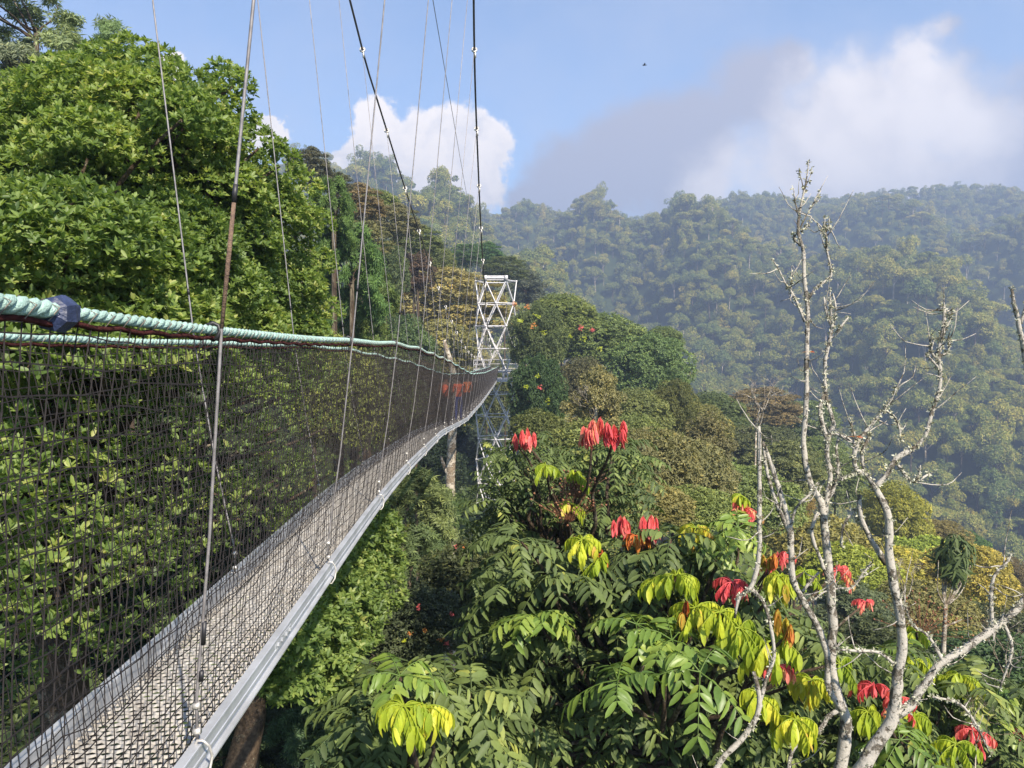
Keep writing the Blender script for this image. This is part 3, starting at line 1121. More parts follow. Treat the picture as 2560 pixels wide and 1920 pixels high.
# ------------------------------------------------------------------ large-leaved trees with red and lime young leaves
def pinnate(g, P, axis_, n, Lr, Ll, rg, mode, mat, tint):
    """a terminal whorl of pinnate leaves"""
    axis_ = np.asarray(axis_, float)
    axis_ = axis_ / np.linalg.norm(axis_)
    U, V = basis(axis_[None])
    U, V = U[0], V[0]
    PP, BB, SS, TN = [], [], [], []
    a0 = rg.random() * 6.28
    for i in range(n):
        a = a0 + i * 2.39996 + rg.normal(0, .15)
        if mode == 'flush':
            # a folded young leaf: leaflets hang close together from a raised tip
            o_ = (U * math.cos(a) + V * math.sin(a)) * Lr * rg.uniform(.15, .75) * (0 if i == 0 else 1)
            apex = P + o_ + np.array([0, 0, Ll * rg.uniform(.55, 1.05)])
            nl_ = 18
            b_ = rg.random(nl_) * 6.28
            rad_ = np.stack([np.cos(b_), np.sin(b_), np.zeros(nl_)], -1)
            d = nrm(rad_ * rg.uniform(.08, .42, (nl_, 1)) + (0, 0, -1) + rg.normal(0, .05, (nl_, 3)))
            nn = nrm(rad_ - d * np.sum(d * rad_, -1, keepdims=True))
            PP.append(apex - np.array([0, 0, 1]) * (rg.uniform(0, .35, (nl_, 1)) * Ll) + rad_ * .006)
            BB.append(np.stack([d, np.cross(nn, d), nn], 1))
            SS.append(Ll * rg.uniform(.55, .9, nl_))
            TN.append(np.clip(tint + rg.normal(0, .15) + rg.normal(0, .18, nl_), 0, 1))
            tube(g, [P, P + o_ * .7 + (0, 0, Ll * .2), apex], [.006, .004, .002], 4, .2, mat, False)
            continue
        e = {'mature': rg.uniform(-.1, .75), 'droop': rg.uniform(.1, .8), 'flush': rg.uniform(.9, 1.4)}[mode]
        D = axis_ * math.sin(e) + (U * math.cos(a) + V * math.sin(a)) * math.cos(e)
        L = Lr * rg.uniform(.75, 1.15)
        npair = {'mature': 6, 'droop': 6, 'flush': 4}[mode]
        s = np.linspace(.28, 1.0, npair)
        gr = {'mature': .42, 'droop': .62, 'flush': .05}[mode]
        pos = P + D * L * s[:, None]
        pos[:, 2] -= gr * L * s ** 2
        tan = nrm(np.tile(D, (npair, 1)) - np.array([0, 0, 1]) * (2 * gr * s)[:, None])
        up = np.array([0, 0, 1.0])
        side = np.cross(tan, up)
        side = nrm(side + 1e-6)
        nor = np.cross(side, tan)
        for sg in (1, -1):
            if mode == 'mature':
                d = nrm(side * sg * .86 + tan * .5 + np.array([0, 0, -.28]) + rg.normal(0, .12, tan.shape))
            elif mode == 'droop':
                d = nrm(side * sg * .30 + tan * .25 + np.array([0, 0, -1.0]) + rg.normal(0, .12, tan.shape))
            else:
                d = nrm(side * sg * .22 + tan * .12 + V * math.sin(a) * .3 + U * math.cos(a) * .3 + np.array([0, 0, -1.0]) + rg.normal(0, .16, tan.shape))
            nn = nor + rg.normal(0, .2, nor.shape) + (side * sg * .5 if mode != 'mature' else 0)
            nn = nrm(nn - d * np.sum(d * nn, -1, keepdims=True))
            sd = np.cross(nn, d)
            PP.append(pos)
            BB.append(np.stack([d, sd, nn], 1))
            SS.append(Ll * rg.uniform(.75, 1.1, npair) * (1 - .25 * np.abs(s - .65)))
            TN.append(np.clip(tint + rg.normal(0, .16) + rg.normal(0, .13, npair), 0, 1))
        tube(g, np.vstack([P, pos]), np.linspace(.006, .002, npair + 1), 4, .2, mat, False)
    PP, BB, SS, TN = np.vstack(PP), np.vstack(BB), np.concatenate(SS), np.concatenate(TN)
    vr = rg.integers(0, 5, len(PP))
    for j in range(5):
        m_ = vr == j
        inst(g, LEAF_V[j], PP[m_], BB[m_], SS[m_], TN[m_], mat)


CAR = {
    'upper': dict(base=(2.2, 9.0), hub=W(1400, 1450, 9.0), label='tree with long leaflets topped by two large red leaf tufts beside the tower'),
    'centre': dict(base=(2.6, 7.0), hub=W(1640, 1900, 7.0), label='large tree with drooping lime and red young leaves at bottom centre'),
    'low': dict(base=(-.9, 5.8), hub=W(1060, 2150, 5.8), label='dark leaved tree with one bright lime whorl below the walkway rail'),
    'right': dict(base=(4.6, 7.6), hub=W(2300, 2100, 7.6), label='large leaved tree with red and yellow tufts in the bottom right corner'),
}
# (tree, px, py, distance, kind, n leaves, rachis m, leaflet m)
tufts = [
    ('upper', 1315, 1108, 8.6, 'red', 4, .22, .21), ('upper', 1290, 1110, 8.7, 'red', 2, .2, .17),
    ('upper', 1480, 1095, 7.6, 'red', 5, .22, .25), ('upper', 1535, 1098, 7.6, 'red', 5, .22, .23),
    ('upper', 1365, 1165, 8.4, 'lime', 3, .3, .2), ('upper', 1440, 1185, 8.2, 'lime', 4, .3, .2), ('upper', 1430, 1260, 8.2, 'lime', 2, .3, .2),
    ('centre', 1505, 1385, 7.4, 'orange', 2, .2, .22), ('centre', 1560, 1330, 7.5, 'red', 3, .2, .2), ('centre', 1625, 1335, 7.4, 'red', 4, .22, .2),
    ('centre', 1590, 1340, 7.4, 'orange', 3, .2, .2), ('centre', 1455, 1350, 7.3, 'lime', 5, .35, .24), ('centre', 1500, 1400, 7.2, 'lime', 3, .3, .22),
    ('centre', 1856, 1270, 7.6, 'redd', 5, .3, .2), ('centre', 1850, 1240, 7.6, 'lime', 3, .16, .14),
    ('centre', 1740, 1320, 7.3, 'lime', 3, .3, .23), ('centre', 1845, 1320, 7.3, 'bright', 6, .42, .24), ('centre', 1790, 1350, 7.3, 'bright', 5, .4, .24),
    ('centre', 1830, 1455, 6.7, 'redd', 4, .22, .24), ('centre', 1945, 1390, 7.0, 'redd', 4, .26, .22), ('centre', 1925, 1420, 6.9, 'orange', 2, .26, .24),
    ('centre', 1950, 1440, 6.7, 'lime', 3, .24, .32), 
    ('centre', 1690, 1440, 6.6, 'lime', 5, .4, .27), ('centre', 1650, 1450, 6.7, 'lime', 3, .35, .25), ('centre', 1740, 1520, 6.4, 'lime', 4, .4, .27),
    ('centre', 1800, 1530, 6.3, 'lime', 3, .35, .28), ('centre', 1850, 1570, 6.2, 'lime', 4, .35, .30), ('centre', 1715, 1540, 6.4, 'orange', 1, .3, .25),
    ('centre', 1930, 1600, 6.1, 'lime', 3, .35, .32), ('centre', 1965, 1590, 6.0, 'orange', 2, .35, .3),
    ('centre', 1335, 1540, 7.0, 'bright', 9, .5, .27), ('centre', 1590, 1560, 6.4, 'bright', 5, .5, .28), ('centre', 1680, 1600, 6.2, 'bright', 4, .5, .28),
    ('centre', 1545, 1700, 5.8, 'bright', 3, .5, .30), ('centre', 1750, 1680, 5.8, 'bright', 3, .5, .30),
    ('centre', 1940, 1668, 6.2, 'redd', 4, .2, .22), 
    ('centre', 2095, 1425, 8.0, 'redd', 4, .24, .2), ('centre', 2165, 1505, 8.4, 'redd', 2, .2, .18),
    ('centre', 2010, 1430, 8.0, 'lime', 3, .3, .2), ('centre', 1900, 1740, 6.0, 'lime', 4, .3, .28), ('centre', 1990, 1800, 5.8, 'lime', 4, .3, .28),
    
    ('centre', 2030, 1700, 6.3, 'lime', 3, .3, .26), ('centre', 2100, 1660, 6.6, 'lime', 2, .3, .24),
    ('low', 1010, 1765, 5.3, 'lime', 8, .34, .27), ('low', 1060, 1770, 5.4, 'lime', 4, .34, .26), ('low', 1000, 1690, 5.6, 'bright', 4, .4, .26),
    ('right', 2185, 1715, 6.6, 'redd', 4, .26, .26), ('right', 2245, 1745, 6.6, 'redd', 2, .2, .24), ('right', 2430, 1825, 7.0, 'redd', 3, .24, .24),
    ('right', 2545, 1830, 8.0, 'redd', 2, .2, .2), ('right', 2400, 1690, 7.5, 'lime', 6, .32, .24), ('right', 2370, 1700, 7.6, 'lime', 3, .3, .22),
    ('right', 2285, 1790, 6.8, 'lime', 4, .34, .27), ('right', 2170, 1780, 6.6, 'lime', 3, .3, .25), ('right', 2290, 1650, 7.5, 'lime', 3, .3, .22),
    ('right', 2290, 1580, 8.5, 'lime', 3, .3, .2), ('right', 2480, 1800, 7.6, 'bright', 5, .4, .24), ('right', 2390, 1860, 6.6, 'lime', 3, .34, .2),
    ('right', 2260, 1620, 8.0, 'bright', 4, .35, .22), ('right', 2250, 1850, 6.4, 'bright', 4, .4, .26), ('right', 2540, 1740, 8, 'bright', 4, .4, .24),
]
rg = np.random.default_rng(5)
fills = [('upper', [(1235, 1130), (1330, 1105), (1420, 1150), (1480, 1100), (1600, 1120), (1600, 1230), (1560, 1330), (1440, 1330), (1330, 1330), (1230, 1310)], 46, (8.0, 9.4), .2),
         ('centre', [(1250, 1330), (1400, 1390), (1500, 1400), (1700, 1330), (1830, 1340), (1890, 1480), (2000, 1570), (2110, 1660), (2110, 1960), (1240, 1960), (1180, 1780), (1220, 1560)], 62, (6.2, 7.8), .26),
         ('low', [(890, 1770), (960, 1690), (1150, 1700), (1250, 1800), (1260, 1960), (880, 1960)], 58, (5.2, 6.2), .26),
         ('right', [(2100, 1670), (2200, 1630), (2330, 1660), (2480, 1700), (2600, 1730), (2620, 1960), (2100, 1960)], 62, (6.5, 8.5), .24)]
for key, pg, md, (d0, d1), Ll in fills:
    for (px, py) in scatter_poly(pg, md * .64, rg):
        tufts.append((key, px, py, rg.uniform(d0, d1), 'mature', int(rg.integers(6, 9)), rg.uniform(.45, .65), Ll * rg.uniform(.85, 1.1)))
    for (px, py) in scatter_poly(pg, md * 1.1, rg):
        tufts.append((key, px, py, rg.uniform(d1, d1 + 1.2), 'mature', 7, .6, Ll))
for key, cfg in CAR.items():
    bx, by = cfg['base']
    bz = ground1(bx, by)
    root = thing('flushing_tree', cfg['label'], 'tree', (bx, by, bz), None)
    G_ = {n: Geo() for n in ('mature_leaves', 'lime_leaves', 'bright_leaves', 'red_leaves', 'orange_leaves')}
    tr_ = Geo()
    hub = cfg['hub']
    tube(tr_, *smooth_path([(bx, by, bz - .3), (bx + .3, by, (bz + hub[2]) / 2), hub], [.22, .17, .10], .4, .05, rg), 9)
    for (kk_, px, py, d, kind, n, Lr, Ll) in tufts:
        if kk_ != key:
            continue
        Lr *= .72 if kind != 'lime' else .56
        Ll *= .9 * (.82 if kind == 'bright' else 1) * (.60 if key == 'upper' else .68) * (1.3 if kind == 'red' else .58 if kind == 'redd' else .85 if kind in ('lime', 'orange') else 1)
        n = n + 2 if kind in ('redd', 'lime') else n
        if kind == 'mature':
            d += .35
        else:
            d -= .45
            n = int(n * 1.5 + .5)
            Ll *= 1.1
        p = W(px, py, d)
        ax = np.array([rg.normal(0, .25) + (p[0] - hub[0]) * .10, rg.normal(0, .2) - .15, 1.0])
        if kind == 'mature':
            pinnate(G_['mature_leaves'], p, ax, n, Lr, Ll, rg, 'mature', 0, .42 + rg.normal(0, .13))
        elif kind == 'bright':
            pinnate(G_['bright_leaves'], p, ax, n, Lr, Ll, rg, 'mature', 0, .5 + rg.normal(0, .12))
        elif kind == 'lime':
            pinnate(G_['lime_leaves'], p, ax, n, Lr, Ll, rg, 'droop', 0, .38 + rg.normal(0, .15))
        elif kind == 'redd':
            pinnate(G_['red_leaves'], p, ax, n, Lr, Ll, rg, 'droop', 0, .4 + rg.normal(0, .15))
        elif kind == 'red':
            pinnate(G_['red_leaves'], p, ax, n, Lr, Ll, rg, 'flush', 0, .42 + rg.normal(0, .15))
        else:
            pinnate(G_['orange_leaves'], p, ax, n, Lr, Ll, rg, 'droop' if rg.random() < .6 else 'flush', 0, .5 + rg.normal(0, .2))
        if kind != 'mature' or rg.random() < .6:
            j = hub + (p - hub) * .3 + rg.normal(0, .15, 3)
            limb(tr_, j if rg.random() < .6 else hub, p, .028, .011, rg, .1, 5, 5)
    for (kf, px, py, dd, spread) in (('upper', 1425, 1265, 7.7, .16), ('upper', 1445, 1215, 7.8, .12), ('right', 2305, 1540, 8.6, .22), ('centre', 1690, 1400, 7.0, .10)):
        if kf == key:
            gd = Geo()
            c = W(px, py, dd)
            ps = c + rg.normal(0, 1, (70, 3)) * (spread, spread, spread * .6)
            rods(gd, np.repeat(c[None] - (0, 0, spread), 70, 0), ps, .0018, 3)
            for p in ps:
                tube(gd, [p + (0, 0, -.011), p + (0, 0, -.006), p, p + (0, 0, .007), p + (0, 0, .011)], [.003, .010, .0125, .009, .003], 6)
            gd.build('seed_cluster', M['seed'], root)
    tr_.build('trunk', M['bark'], root)
    for n_, mk in (('mature_leaves', 'mature'), ('lime_leaves', 'lime'), ('bright_leaves', 'bright'), ('red_leaves', 'red'), ('orange_leaves', 'orange')):
        if G_[n_].nv:
            G_[n_].build(n_, M[mk], root)


# ------------------------------------------------------------------ dead lichen-covered trees
def dead_tree(label, base_xy, stems, d, name='dead_tree', twigs=30, seed=1, group=None, lich=26):
    rg = np.random.default_rng(seed)
    bz = ground1(*base_xy)
    root = thing(name, label, 'tree', (base_xy[0], base_xy[1], bz), group)
    li = Geo()
    first = True
    tw = Geo()
    for st in stems:
        g_ = Geo()
        dd = st.get('d', d)
        pts = [W(p[0], p[1], dd + (p[3] if len(p) > 3 else 0)) for p in st['p']]
        rad = [p[2] * .74 * dd / F for p in st['p']]
        if first:
            pts = [np.array((base_xy[0], base_xy[1], bz - .3))] + pts
            rad = [rad[0] * 1.8] + rad
        pp, rr = smooth_path(pts, rad, .045 if not first else .06, .07, rg, .05)
        tube(g_, pp, rr, 9)
        vis = pp[:, 2] > -4.5
        p2, r2 = pp[vis], rr[vis]
        if len(p2) > 3:
            n = int(lich * len(p2) * .035 * (1 + st.get('lich', 1)))
            ix = rg.integers(0, len(p2), n)
            dirs = sphere_pts(n, rg)
            rosettes(li, LEAF_S, p2[ix] + dirs * r2[ix][:, None] * .95, dirs, 4, .026, (.0, 1.2), .0, np.clip(rg.normal(.55, .25, n), 0, 1), .5, rg)
            for t_ in range(st.get('tw', 3)):
                i = rg.integers(len(p2) // 3, len(p2))
                L = rg.uniform(.10, .32)
                dr = nrm(rg.normal(0, 1, 3) * (1, .7, .6) + (0, 0, .5))
                q1 = p2[i] + dr * L * .5 + rg.normal(0, .02, 3)
                q2 = p2[i] + dr * L + (0, 0, L * .25)
                tube(g_, *smooth_path([p2[i], q1, q2], [.005, .0035, .0016], .04, .4, rg), 5)
        g_.build('trunk' if first else 'branch', M['deadbark'], root)
        first = False
    li.build('lichen', M['lichen'], root)
    return root


A = dict(p=[(2085, 2050, 24), (2100, 1920, 23), (2115, 1816, 20), (2095, 1741, 19), (2078, 1666, 17), (2081, 1566, 16), (2078, 1490, 15), (2068, 1390, 14), (2060, 1315, 13),
            (2053, 1255, 12), (2030, 1222, 11), (2013, 1155, 10), (2009, 1090, 9), (2015, 1020, 8.5), (2017, 930, 8), (2017, 850, 7.5), (2019, 765, 7),
            (2010, 690, 6.5), (2007, 620, 6), (1995, 581, 5), (1999, 530, 4), (2012, 470, 3), (2019, 430, 2), (2021, 405, 1.1)], tw=12)
dtA = dead_tree('tallest dead tree, lichen covered, thin pointed top above the ridge line', (2.3, 5.5), [
    A,
    dict(p=[(1999, 545, 3.5), (1988, 505, 2.2), (1984, 470, 1.2)], tw=2),
    dict(p=[(1998, 575, 3.5), (2018, 535, 2.5), (2038, 505, 1.8), (2052, 476, 1)], tw=2),
    dict(p=[(2010, 478, 2.2), (2003, 446, 1.6), (1997, 427, .9)], tw=1),
    dict(p=[(2014, 465, 2), (2026, 440, 1.2), (2029, 418, .8)], tw=0),
    dict(p=[(2003, 580, 3), (2020, 562, 2), (2029, 542, 1)], tw=1),
    dict(p=[(2004, 612, 3.5), (1988, 603, 3.5), (1984, 585, 3)], tw=1),
    dict(p=[(2012, 805, 4.5), (1996, 765, 4), (1980, 732, 3.5), (1962, 705, 3), (1946, 672, 2.5), (1930, 647, 1.5)], tw=4),
    dict(p=[(1977, 722, 2.5), (1979, 692, 1.8), (1979, 664, 1)], tw=1),
    dict(p=[(2010, 790, 3), (1998, 762, 2), (1985, 742, 1.2)], tw=1),
    dict(p=[(2020, 748, 5), (2040, 720, 4.5), (2060, 705, 4.5), (2078, 688, 4), (2075, 660, 3.8), (2067, 625, 3.5), (2066, 592, 3.5), (2060, 572, 3)], tw=3, lich=3),
    dict(p=[(2062, 585, 3), (2050, 576, 2.4), (2044, 556, 1.2)], tw=1),
    dict(p=[(2064, 580, 3), (2072, 566, 2), (2073, 546, 1)], tw=1),
    dict(p=[(2063, 575, 2.5), (2061, 560, 1.6), (2063, 545, 1)], tw=0),
    dict(p=[(2062, 1320, 9), (2068, 1240, 8), (2076, 1190, 8), (2068, 1140, 7), (2070, 1100, 7), (2085, 1060, 7), (2072, 1020, 6), (2064, 985, 6), (2062, 950, 5.5),
            (2063, 900, 5.5), (2072, 860, 5.5), (2080, 820, 5.5), (2078, 780, 5), (2074, 752, 3.5)], tw=6, lich=4),
    dict(p=[(2078, 815, 4), (2064, 775, 3.5), (2060, 742, 2)], tw=2),
    dict(p=[(2084, 812, 4), (2090, 772, 3.5), (2082, 733, 2)], tw=2),
    dict(p=[(2090, 832, 4), (2110, 806, 3.5), (2121, 793, 2)], tw=1),
    dict(p=[(2080, 790, 3.5), (2076, 755, 3), (2075, 724, 1.5)], tw=1),
    dict(p=[(2070, 1105, 8), (2055, 1060, 8), (2050, 1020, 8), (2060, 985, 6)], tw=1, lich=3),
    dict(p=[(2055, 1265, 7), (2080, 1230, 7), (2096, 1170, 5), (2090, 1120, 4), (2100, 1085, 4)], tw=2, lich=3),
    dict(p=[(2105, 1775, 10), (2072, 1720, 10), (2068, 1640, 11), (2050, 1580, 11), (2030, 1540, 11), (2000, 1490, 11), (1981, 1440, 11), (1978, 1365, 11), (1975, 1325, 11),
            (1964, 1280, 10), (1945, 1215, 8.5), (1920, 1140, 7), (1905, 1105, 6)], tw=6, d=5.45),
    dict(p=[(1972, 1330, 8), (1955, 1290, 7), (1935, 1240, 6), (1918, 1180, 6), (1908, 1115, 4)], tw=2, d=5.45),
    dict(p=[(1972, 1345, 5), (1990, 1270, 4), (2020, 1240, 4), (2045, 1215, 3)], tw=3, d=5.45, lich=3),
    dict(p=[(2045, 1280, 7), (2028, 1330, 6), (2052, 1400, 6), (2066, 1440, 6)], tw=1, d=5.55),
    dict(p=[(1990, 1500, 6), (2025, 1455, 5), (2048, 1430, 4)], tw=2),
    dict(p=[(2010, 1520, 3.5), (2060, 1480, 3), (2100, 1470, 3), (2130, 1470, 3), (2160, 1430, 4), (2175, 1412, 4)], tw=4, lich=3),
    dict(p=[(2110, 1770, 8), (2072, 1790, 8), (2050, 1825, 8), (1985, 1868, 7), (1970, 1930, 7)], tw=3),
], 5.6, seed=3)
dtD = dead_tree('dead forked tree with thick lichened trunk right of the tallest one', (2.7, 4.8), [
    dict(p=[(2090, 2060, 26), (2140, 1950, 26), (2185, 1870, 24), (2230, 1800, 21), (2245, 1690, 18), (2255, 1630, 17), (2253, 1565, 16), (2235, 1465, 15), (2223, 1390, 14),
            (2223, 1315, 13), (2218, 1280, 12), (2195, 1235, 11), (2185, 1215, 10)], tw=6),
    dict(p=[(2185, 1220, 9), (2215, 1190, 9), (2240, 1145, 9), (2275, 1127, 8), (2310, 1095, 7), (2330, 1030, 6.5), (2346, 980, 6), (2351, 928, 6.5), (2346, 885, 6.5), (2357, 830, 6.5),
            (2361, 787, 6), (2359, 763, 4)], tw=10, lich=5),
    dict(p=[(2356, 840, 4), (2374, 802, 3), (2380, 774, 1.5)], tw=2, lich=3), dict(p=[(2346, 900, 4), (2328, 880, 4), (2335, 850, 2)], tw=2, lich=3),
    dict(p=[(2348, 890, 5), (2370, 880, 4), (2374, 850, 2.5)], tw=2, lich=4),
    dict(p=[(2350, 925, 4), (2334, 905, 4), (2318, 888, 2)], tw=1, lich=2),
    dict(p=[(2185, 1215, 9), (2165, 1185, 8), (2140, 1175, 8), (2135, 1140, 8), (2145, 1105, 8), (2160, 1085, 7), (2180, 1060, 6), (2200, 1035, 5), (2215, 1020, 4), (2228, 1000, 3),
            (2243, 968, 1.5)], tw=8, lich=5),
    dict(p=[(2210, 1025, 3.5), (2235, 1040, 3), (2248, 1070, 3), (2251, 1100, 2)], tw=2, lich=3),
    dict(p=[(2150, 1110, 6), (2132, 1080, 5), (2128, 1052, 3)], tw=1, lich=4),
    dict(p=[(2160, 1180, 6), (2155, 1130, 5), (2175, 1090, 5)], tw=3, lich=5),
    dict(p=[(2150, 1180, 5), (2120, 1190, 4), (2095, 1200, 3)], tw=3, lich=4),
    dict(p=[(2140, 1115, 5), (2118, 1095, 4.5), (2090, 1085, 3.5)], tw=1, lich=3),
    dict(p=[(2240, 1155, 5), (2265, 1190, 5), (2285, 1205, 4.5), (2320, 1186, 3)], tw=3, lich=5),
    dict(p=[(2287, 1205, 3.5), (2300, 1180, 2.5), (2301, 1163, 1.5)], tw=0),
    dict(p=[(2215, 1410, 11), (2200, 1385, 10), (2180, 1355, 9.5), (2158, 1308, 8.5), (2148, 1268, 7.5), (2150, 1236, 6)], tw=2, d=5.1),
    dict(p=[(2150, 1262, 4), (2125, 1288, 4), (2108, 1318, 4.5), (2103, 1368, 4.5)], tw=2, d=5.15),
    dict(p=[(2225, 1792, 17), (2265, 1775, 15), (2310, 1715, 14), (2350, 1660, 13), (2400, 1630, 13), (2450, 1595, 12.5), (2500, 1560, 12), (2540, 1525, 12), (2585, 1470, 11)], tw=10, lich=5),
    dict(p=[(2480, 1572, 7), (2478, 1490, 6.5), (2485, 1440, 5), (2520, 1402, 4), (2530, 1383, 2.5)], tw=4, lich=3),
    dict(p=[(2235, 1660, 5), (2200, 1632, 5), (2140, 1627, 5), (2092, 1624, 4)], tw=3, lich=3),
    dict(p=[(2330, 1742, 4), (2400, 1760, 4), (2440, 1812, 4), (2475, 1885, 3)], tw=5, lich=2),
    dict(p=[(2360, 1660, 7), (2320, 1590, 5), (2280, 1560, 4), (2262, 1510, 3)], tw=4, lich=3),
    dict(p=[(2510, 1560, 6), (2530, 1620, 5), (2500, 1720, 3)], tw=4),
], 5.0, seed=9)
dead_tree('slender pale dead stem standing left of the tallest dead tree', (1.5, 5.3), [
    dict(p=[(1760, 2000, 12), (1800, 1905, 10), (1865, 1835, 10), (1900, 1765, 9), (1893, 1715, 8), (1884, 1680, 6)], tw=4),
    dict(p=[(1898, 1765, 7), (1915, 1700, 6), (1935, 1640, 6), (1925, 1560, 6), (1905, 1500, 6), (1880, 1474, 7)], tw=3),
    dict(p=[(1837, 1545, 4), (1845, 1500, 6), (1862, 1480, 7), (1877, 1468, 8), (1888, 1440, 8), (1899, 1365, 8), (1898, 1290, 8), (1899, 1190, 7), (1898, 1090, 7), (1897, 1066, 5)], tw=5),
], 5.3, seed=13)
dead_tree('dead stem cut off by the right edge of the photo above the valley', (5.0, 7.0), [
    dict(p=[(2600, 1500, 12), (2600, 1200, 11), (2585, 1000, 10), (2568, 920, 9), (2555, 850, 8), (2545, 800, 7), (2535, 760, 6.5), (2530, 722, 4)], tw=3, lich=5),
    dict(p=[(2552, 810, 5), (2562, 770, 4), (2566, 740, 3)], tw=1),
], 7.0, seed=17)


for rt_, lst in ((dtA, [(2022, 880, 5.55)]), (dtD, [(2140, 1092, 4.95)])):
    gy_ = Geo()
    rgy = np.random.default_rng(8)
    for (px, py, dd) in lst:
        P = np.array([W(px, py, dd)])
        rosettes(gy_, LEAF_M, P, np.array([[0, 0, 1.0]]), 3, .06, (-.1, .3), .1, np.full(1, .3), .2, rgy)
    gy_.build('orange_leaf', M['orange'], rt_)


# ------------------------------------------------------------------ middle-distance trees: crown meshes by kind, every tree a thing
def crown_round(seed, n_l=34, leaf=.085, per=200, r=.36, flat=.85):
    rg = np.random.default_rng(seed)
    g_ = Geo()
    d = sphere_pts(400, rg)
    d = d[d[:, 2] > -.55]
    keep = []
    for c in d:
        if all(np.linalg.norm(c - k_) > .42 for k_ in keep):
            keep.append(c)
        if len(keep) >= n_l:
            break
    for c in keep:
        rr = r * rg.uniform(.75, 1.2)
        cc = c * (1 - rr * .75) * rg.uniform(.85, 1.08) * np.array([1, 1, flat])
        lobe_leaves(g_, LEAF_S, cc, rr, per, 4, leaf, rg, .6, .8, (.0, .9), .08, rg.uniform(.28, .62))
    for c in sphere_pts(12, rg) * .4:
        lobe_leaves(g_, LEAF_S, c, .4, 60, 4, leaf * 1.3, rg, .6, .8, (.0, .9), .08, .2)
    return g_.mesh('crown_round', [M['tree']])


def crown_umbrella(seed, n_l=150):
    rg = np.random.default_rng(seed)
    g_ = Geo()
    d = sphere_pts(n_l * 2, rg)
    d = d[d[:, 2] > -.45][:n_l]
    for c in d:
        lobe_leaves(g_, LEAF_S, c * np.array((.88, .88, .82)) * rg.uniform(.86, 1.06), rg.uniform(.13, .21), 62, 4, .05, rg, .9, .5, (-.1, .8), .05,
                    rg.uniform(.36, .68), 0, -.2)
    for c in sphere_pts(14, rg) * .5:
        lobe_leaves(g_, LEAF_S, c, .4, 60, 4, .09, rg, .6, .8, (.0, .9), .08, .15)
    return g_.mesh('crown_umbrella', [M['tree']])


def crown_bamboo(seed, n_s=60, per=95):
    rg = np.random.default_rng(seed)
    g_ = Geo()
    for i in range(n_s):
        a = rg.random() * 6.28
        top = rg.uniform(-.75, .95)
        q_ = rg.uniform(.25, .75) * math.sqrt(max(.08, 1 - top * top))
        c = np.array((q_ * math.cos(a), q_ * math.sin(a), top))
        out_ = nrm(np.array((math.cos(a), math.sin(a), .55)) + rg.normal(0, .45, 3))
        s = rg.random(per)
        P = c + out_ * (s * .36)[:, None]
        P[:, 2] -= .30 * s ** 2
        P += rg.normal(0, .05, P.shape)
        N = nrm(np.tile(out_, (per, 1)) + rg.normal(0, .6, P.shape) + (0, 0, .1))
        rosettes(g_, LEAF_NARROW, P, N, 5, .115, (.0, .8), .35, np.clip(rg.normal(rg.uniform(.35, .65), .15, per), 0, 1), .3, rg)
    return g_.mesh('crown_bamboo', [M['tree']])


def crown_loose(seed):
    rg = np.random.default_rng(seed)
    g_ = Geo()
    for i in range(62):
        d = sphere_pts(1, rg)[0]
        c = d * rg.uniform(.40, 1.0)
        lobe_leaves(g_, LEAF_S, c, rg.uniform(.18, .32), 85, 4, .085, rg, .5, .75, (-.1, .9), .15, rg.uniform(.3, .7))
    return g_.mesh('crown_loose', [M['tree']])


KINDS = {
    'round': [crown_round(31), crown_round(32, 28, .09, 190, .40), crown_round(33, 40, .075, 170, .32)],
    'fine': [crown_round(41, 46, .055, 300, .32), crown_round(42, 40, .06, 300, .35)],
    'umbrella': [crown_umbrella(51), crown_umbrella(52, 120)],
    'bamboo': [crown_bamboo(61), crown_bamboo(62)],
    'airy': [crown_bamboo(63, 44, 75), crown_bamboo(64, 38, 75)],
    'loose': [crown_loose(71), crown_loose(72)],
}


def trunk_mesh(name, seed, mat):
    rg = np.random.default_rng(seed)
    g_ = Geo()
    # unit trunk from z=-1 (foot) to z=0 (crown centre); limbs spread inside a unit crown
    tube(g_, *smooth_path([(0, 0, -1), (.02, .01, -.6), (-.02, .02, -.25), (0, 0, 0)], [.06, .05, .042, .03], .12, .03, rg), 8)
    return g_.mesh(name, [mat])


def limb_mesh(seed, mat):
    rg = np.random.default_rng(seed)
    g_ = Geo()
    for i in range(9):
        d = sphere_pts(1, rg)[0]
        d[2] = abs(d[2]) * .8
        limb(g_, (0, 0, -.35 + rg.uniform(0, .3)), d * .8, .022, .006, rg, .1, 5, 5)
    return g_.mesh('limb', [mat])


TRUNKS = [trunk_mesh('trunk', s, M['bark']) for s in (1, 2)]
PTRUNKS = [trunk_mesh('trunk', s, M['palebark']) for s in (3, 4)]
LIMBS = [limb_mesh(5, M['bark']), limb_mesh(6, M['palebark'])]


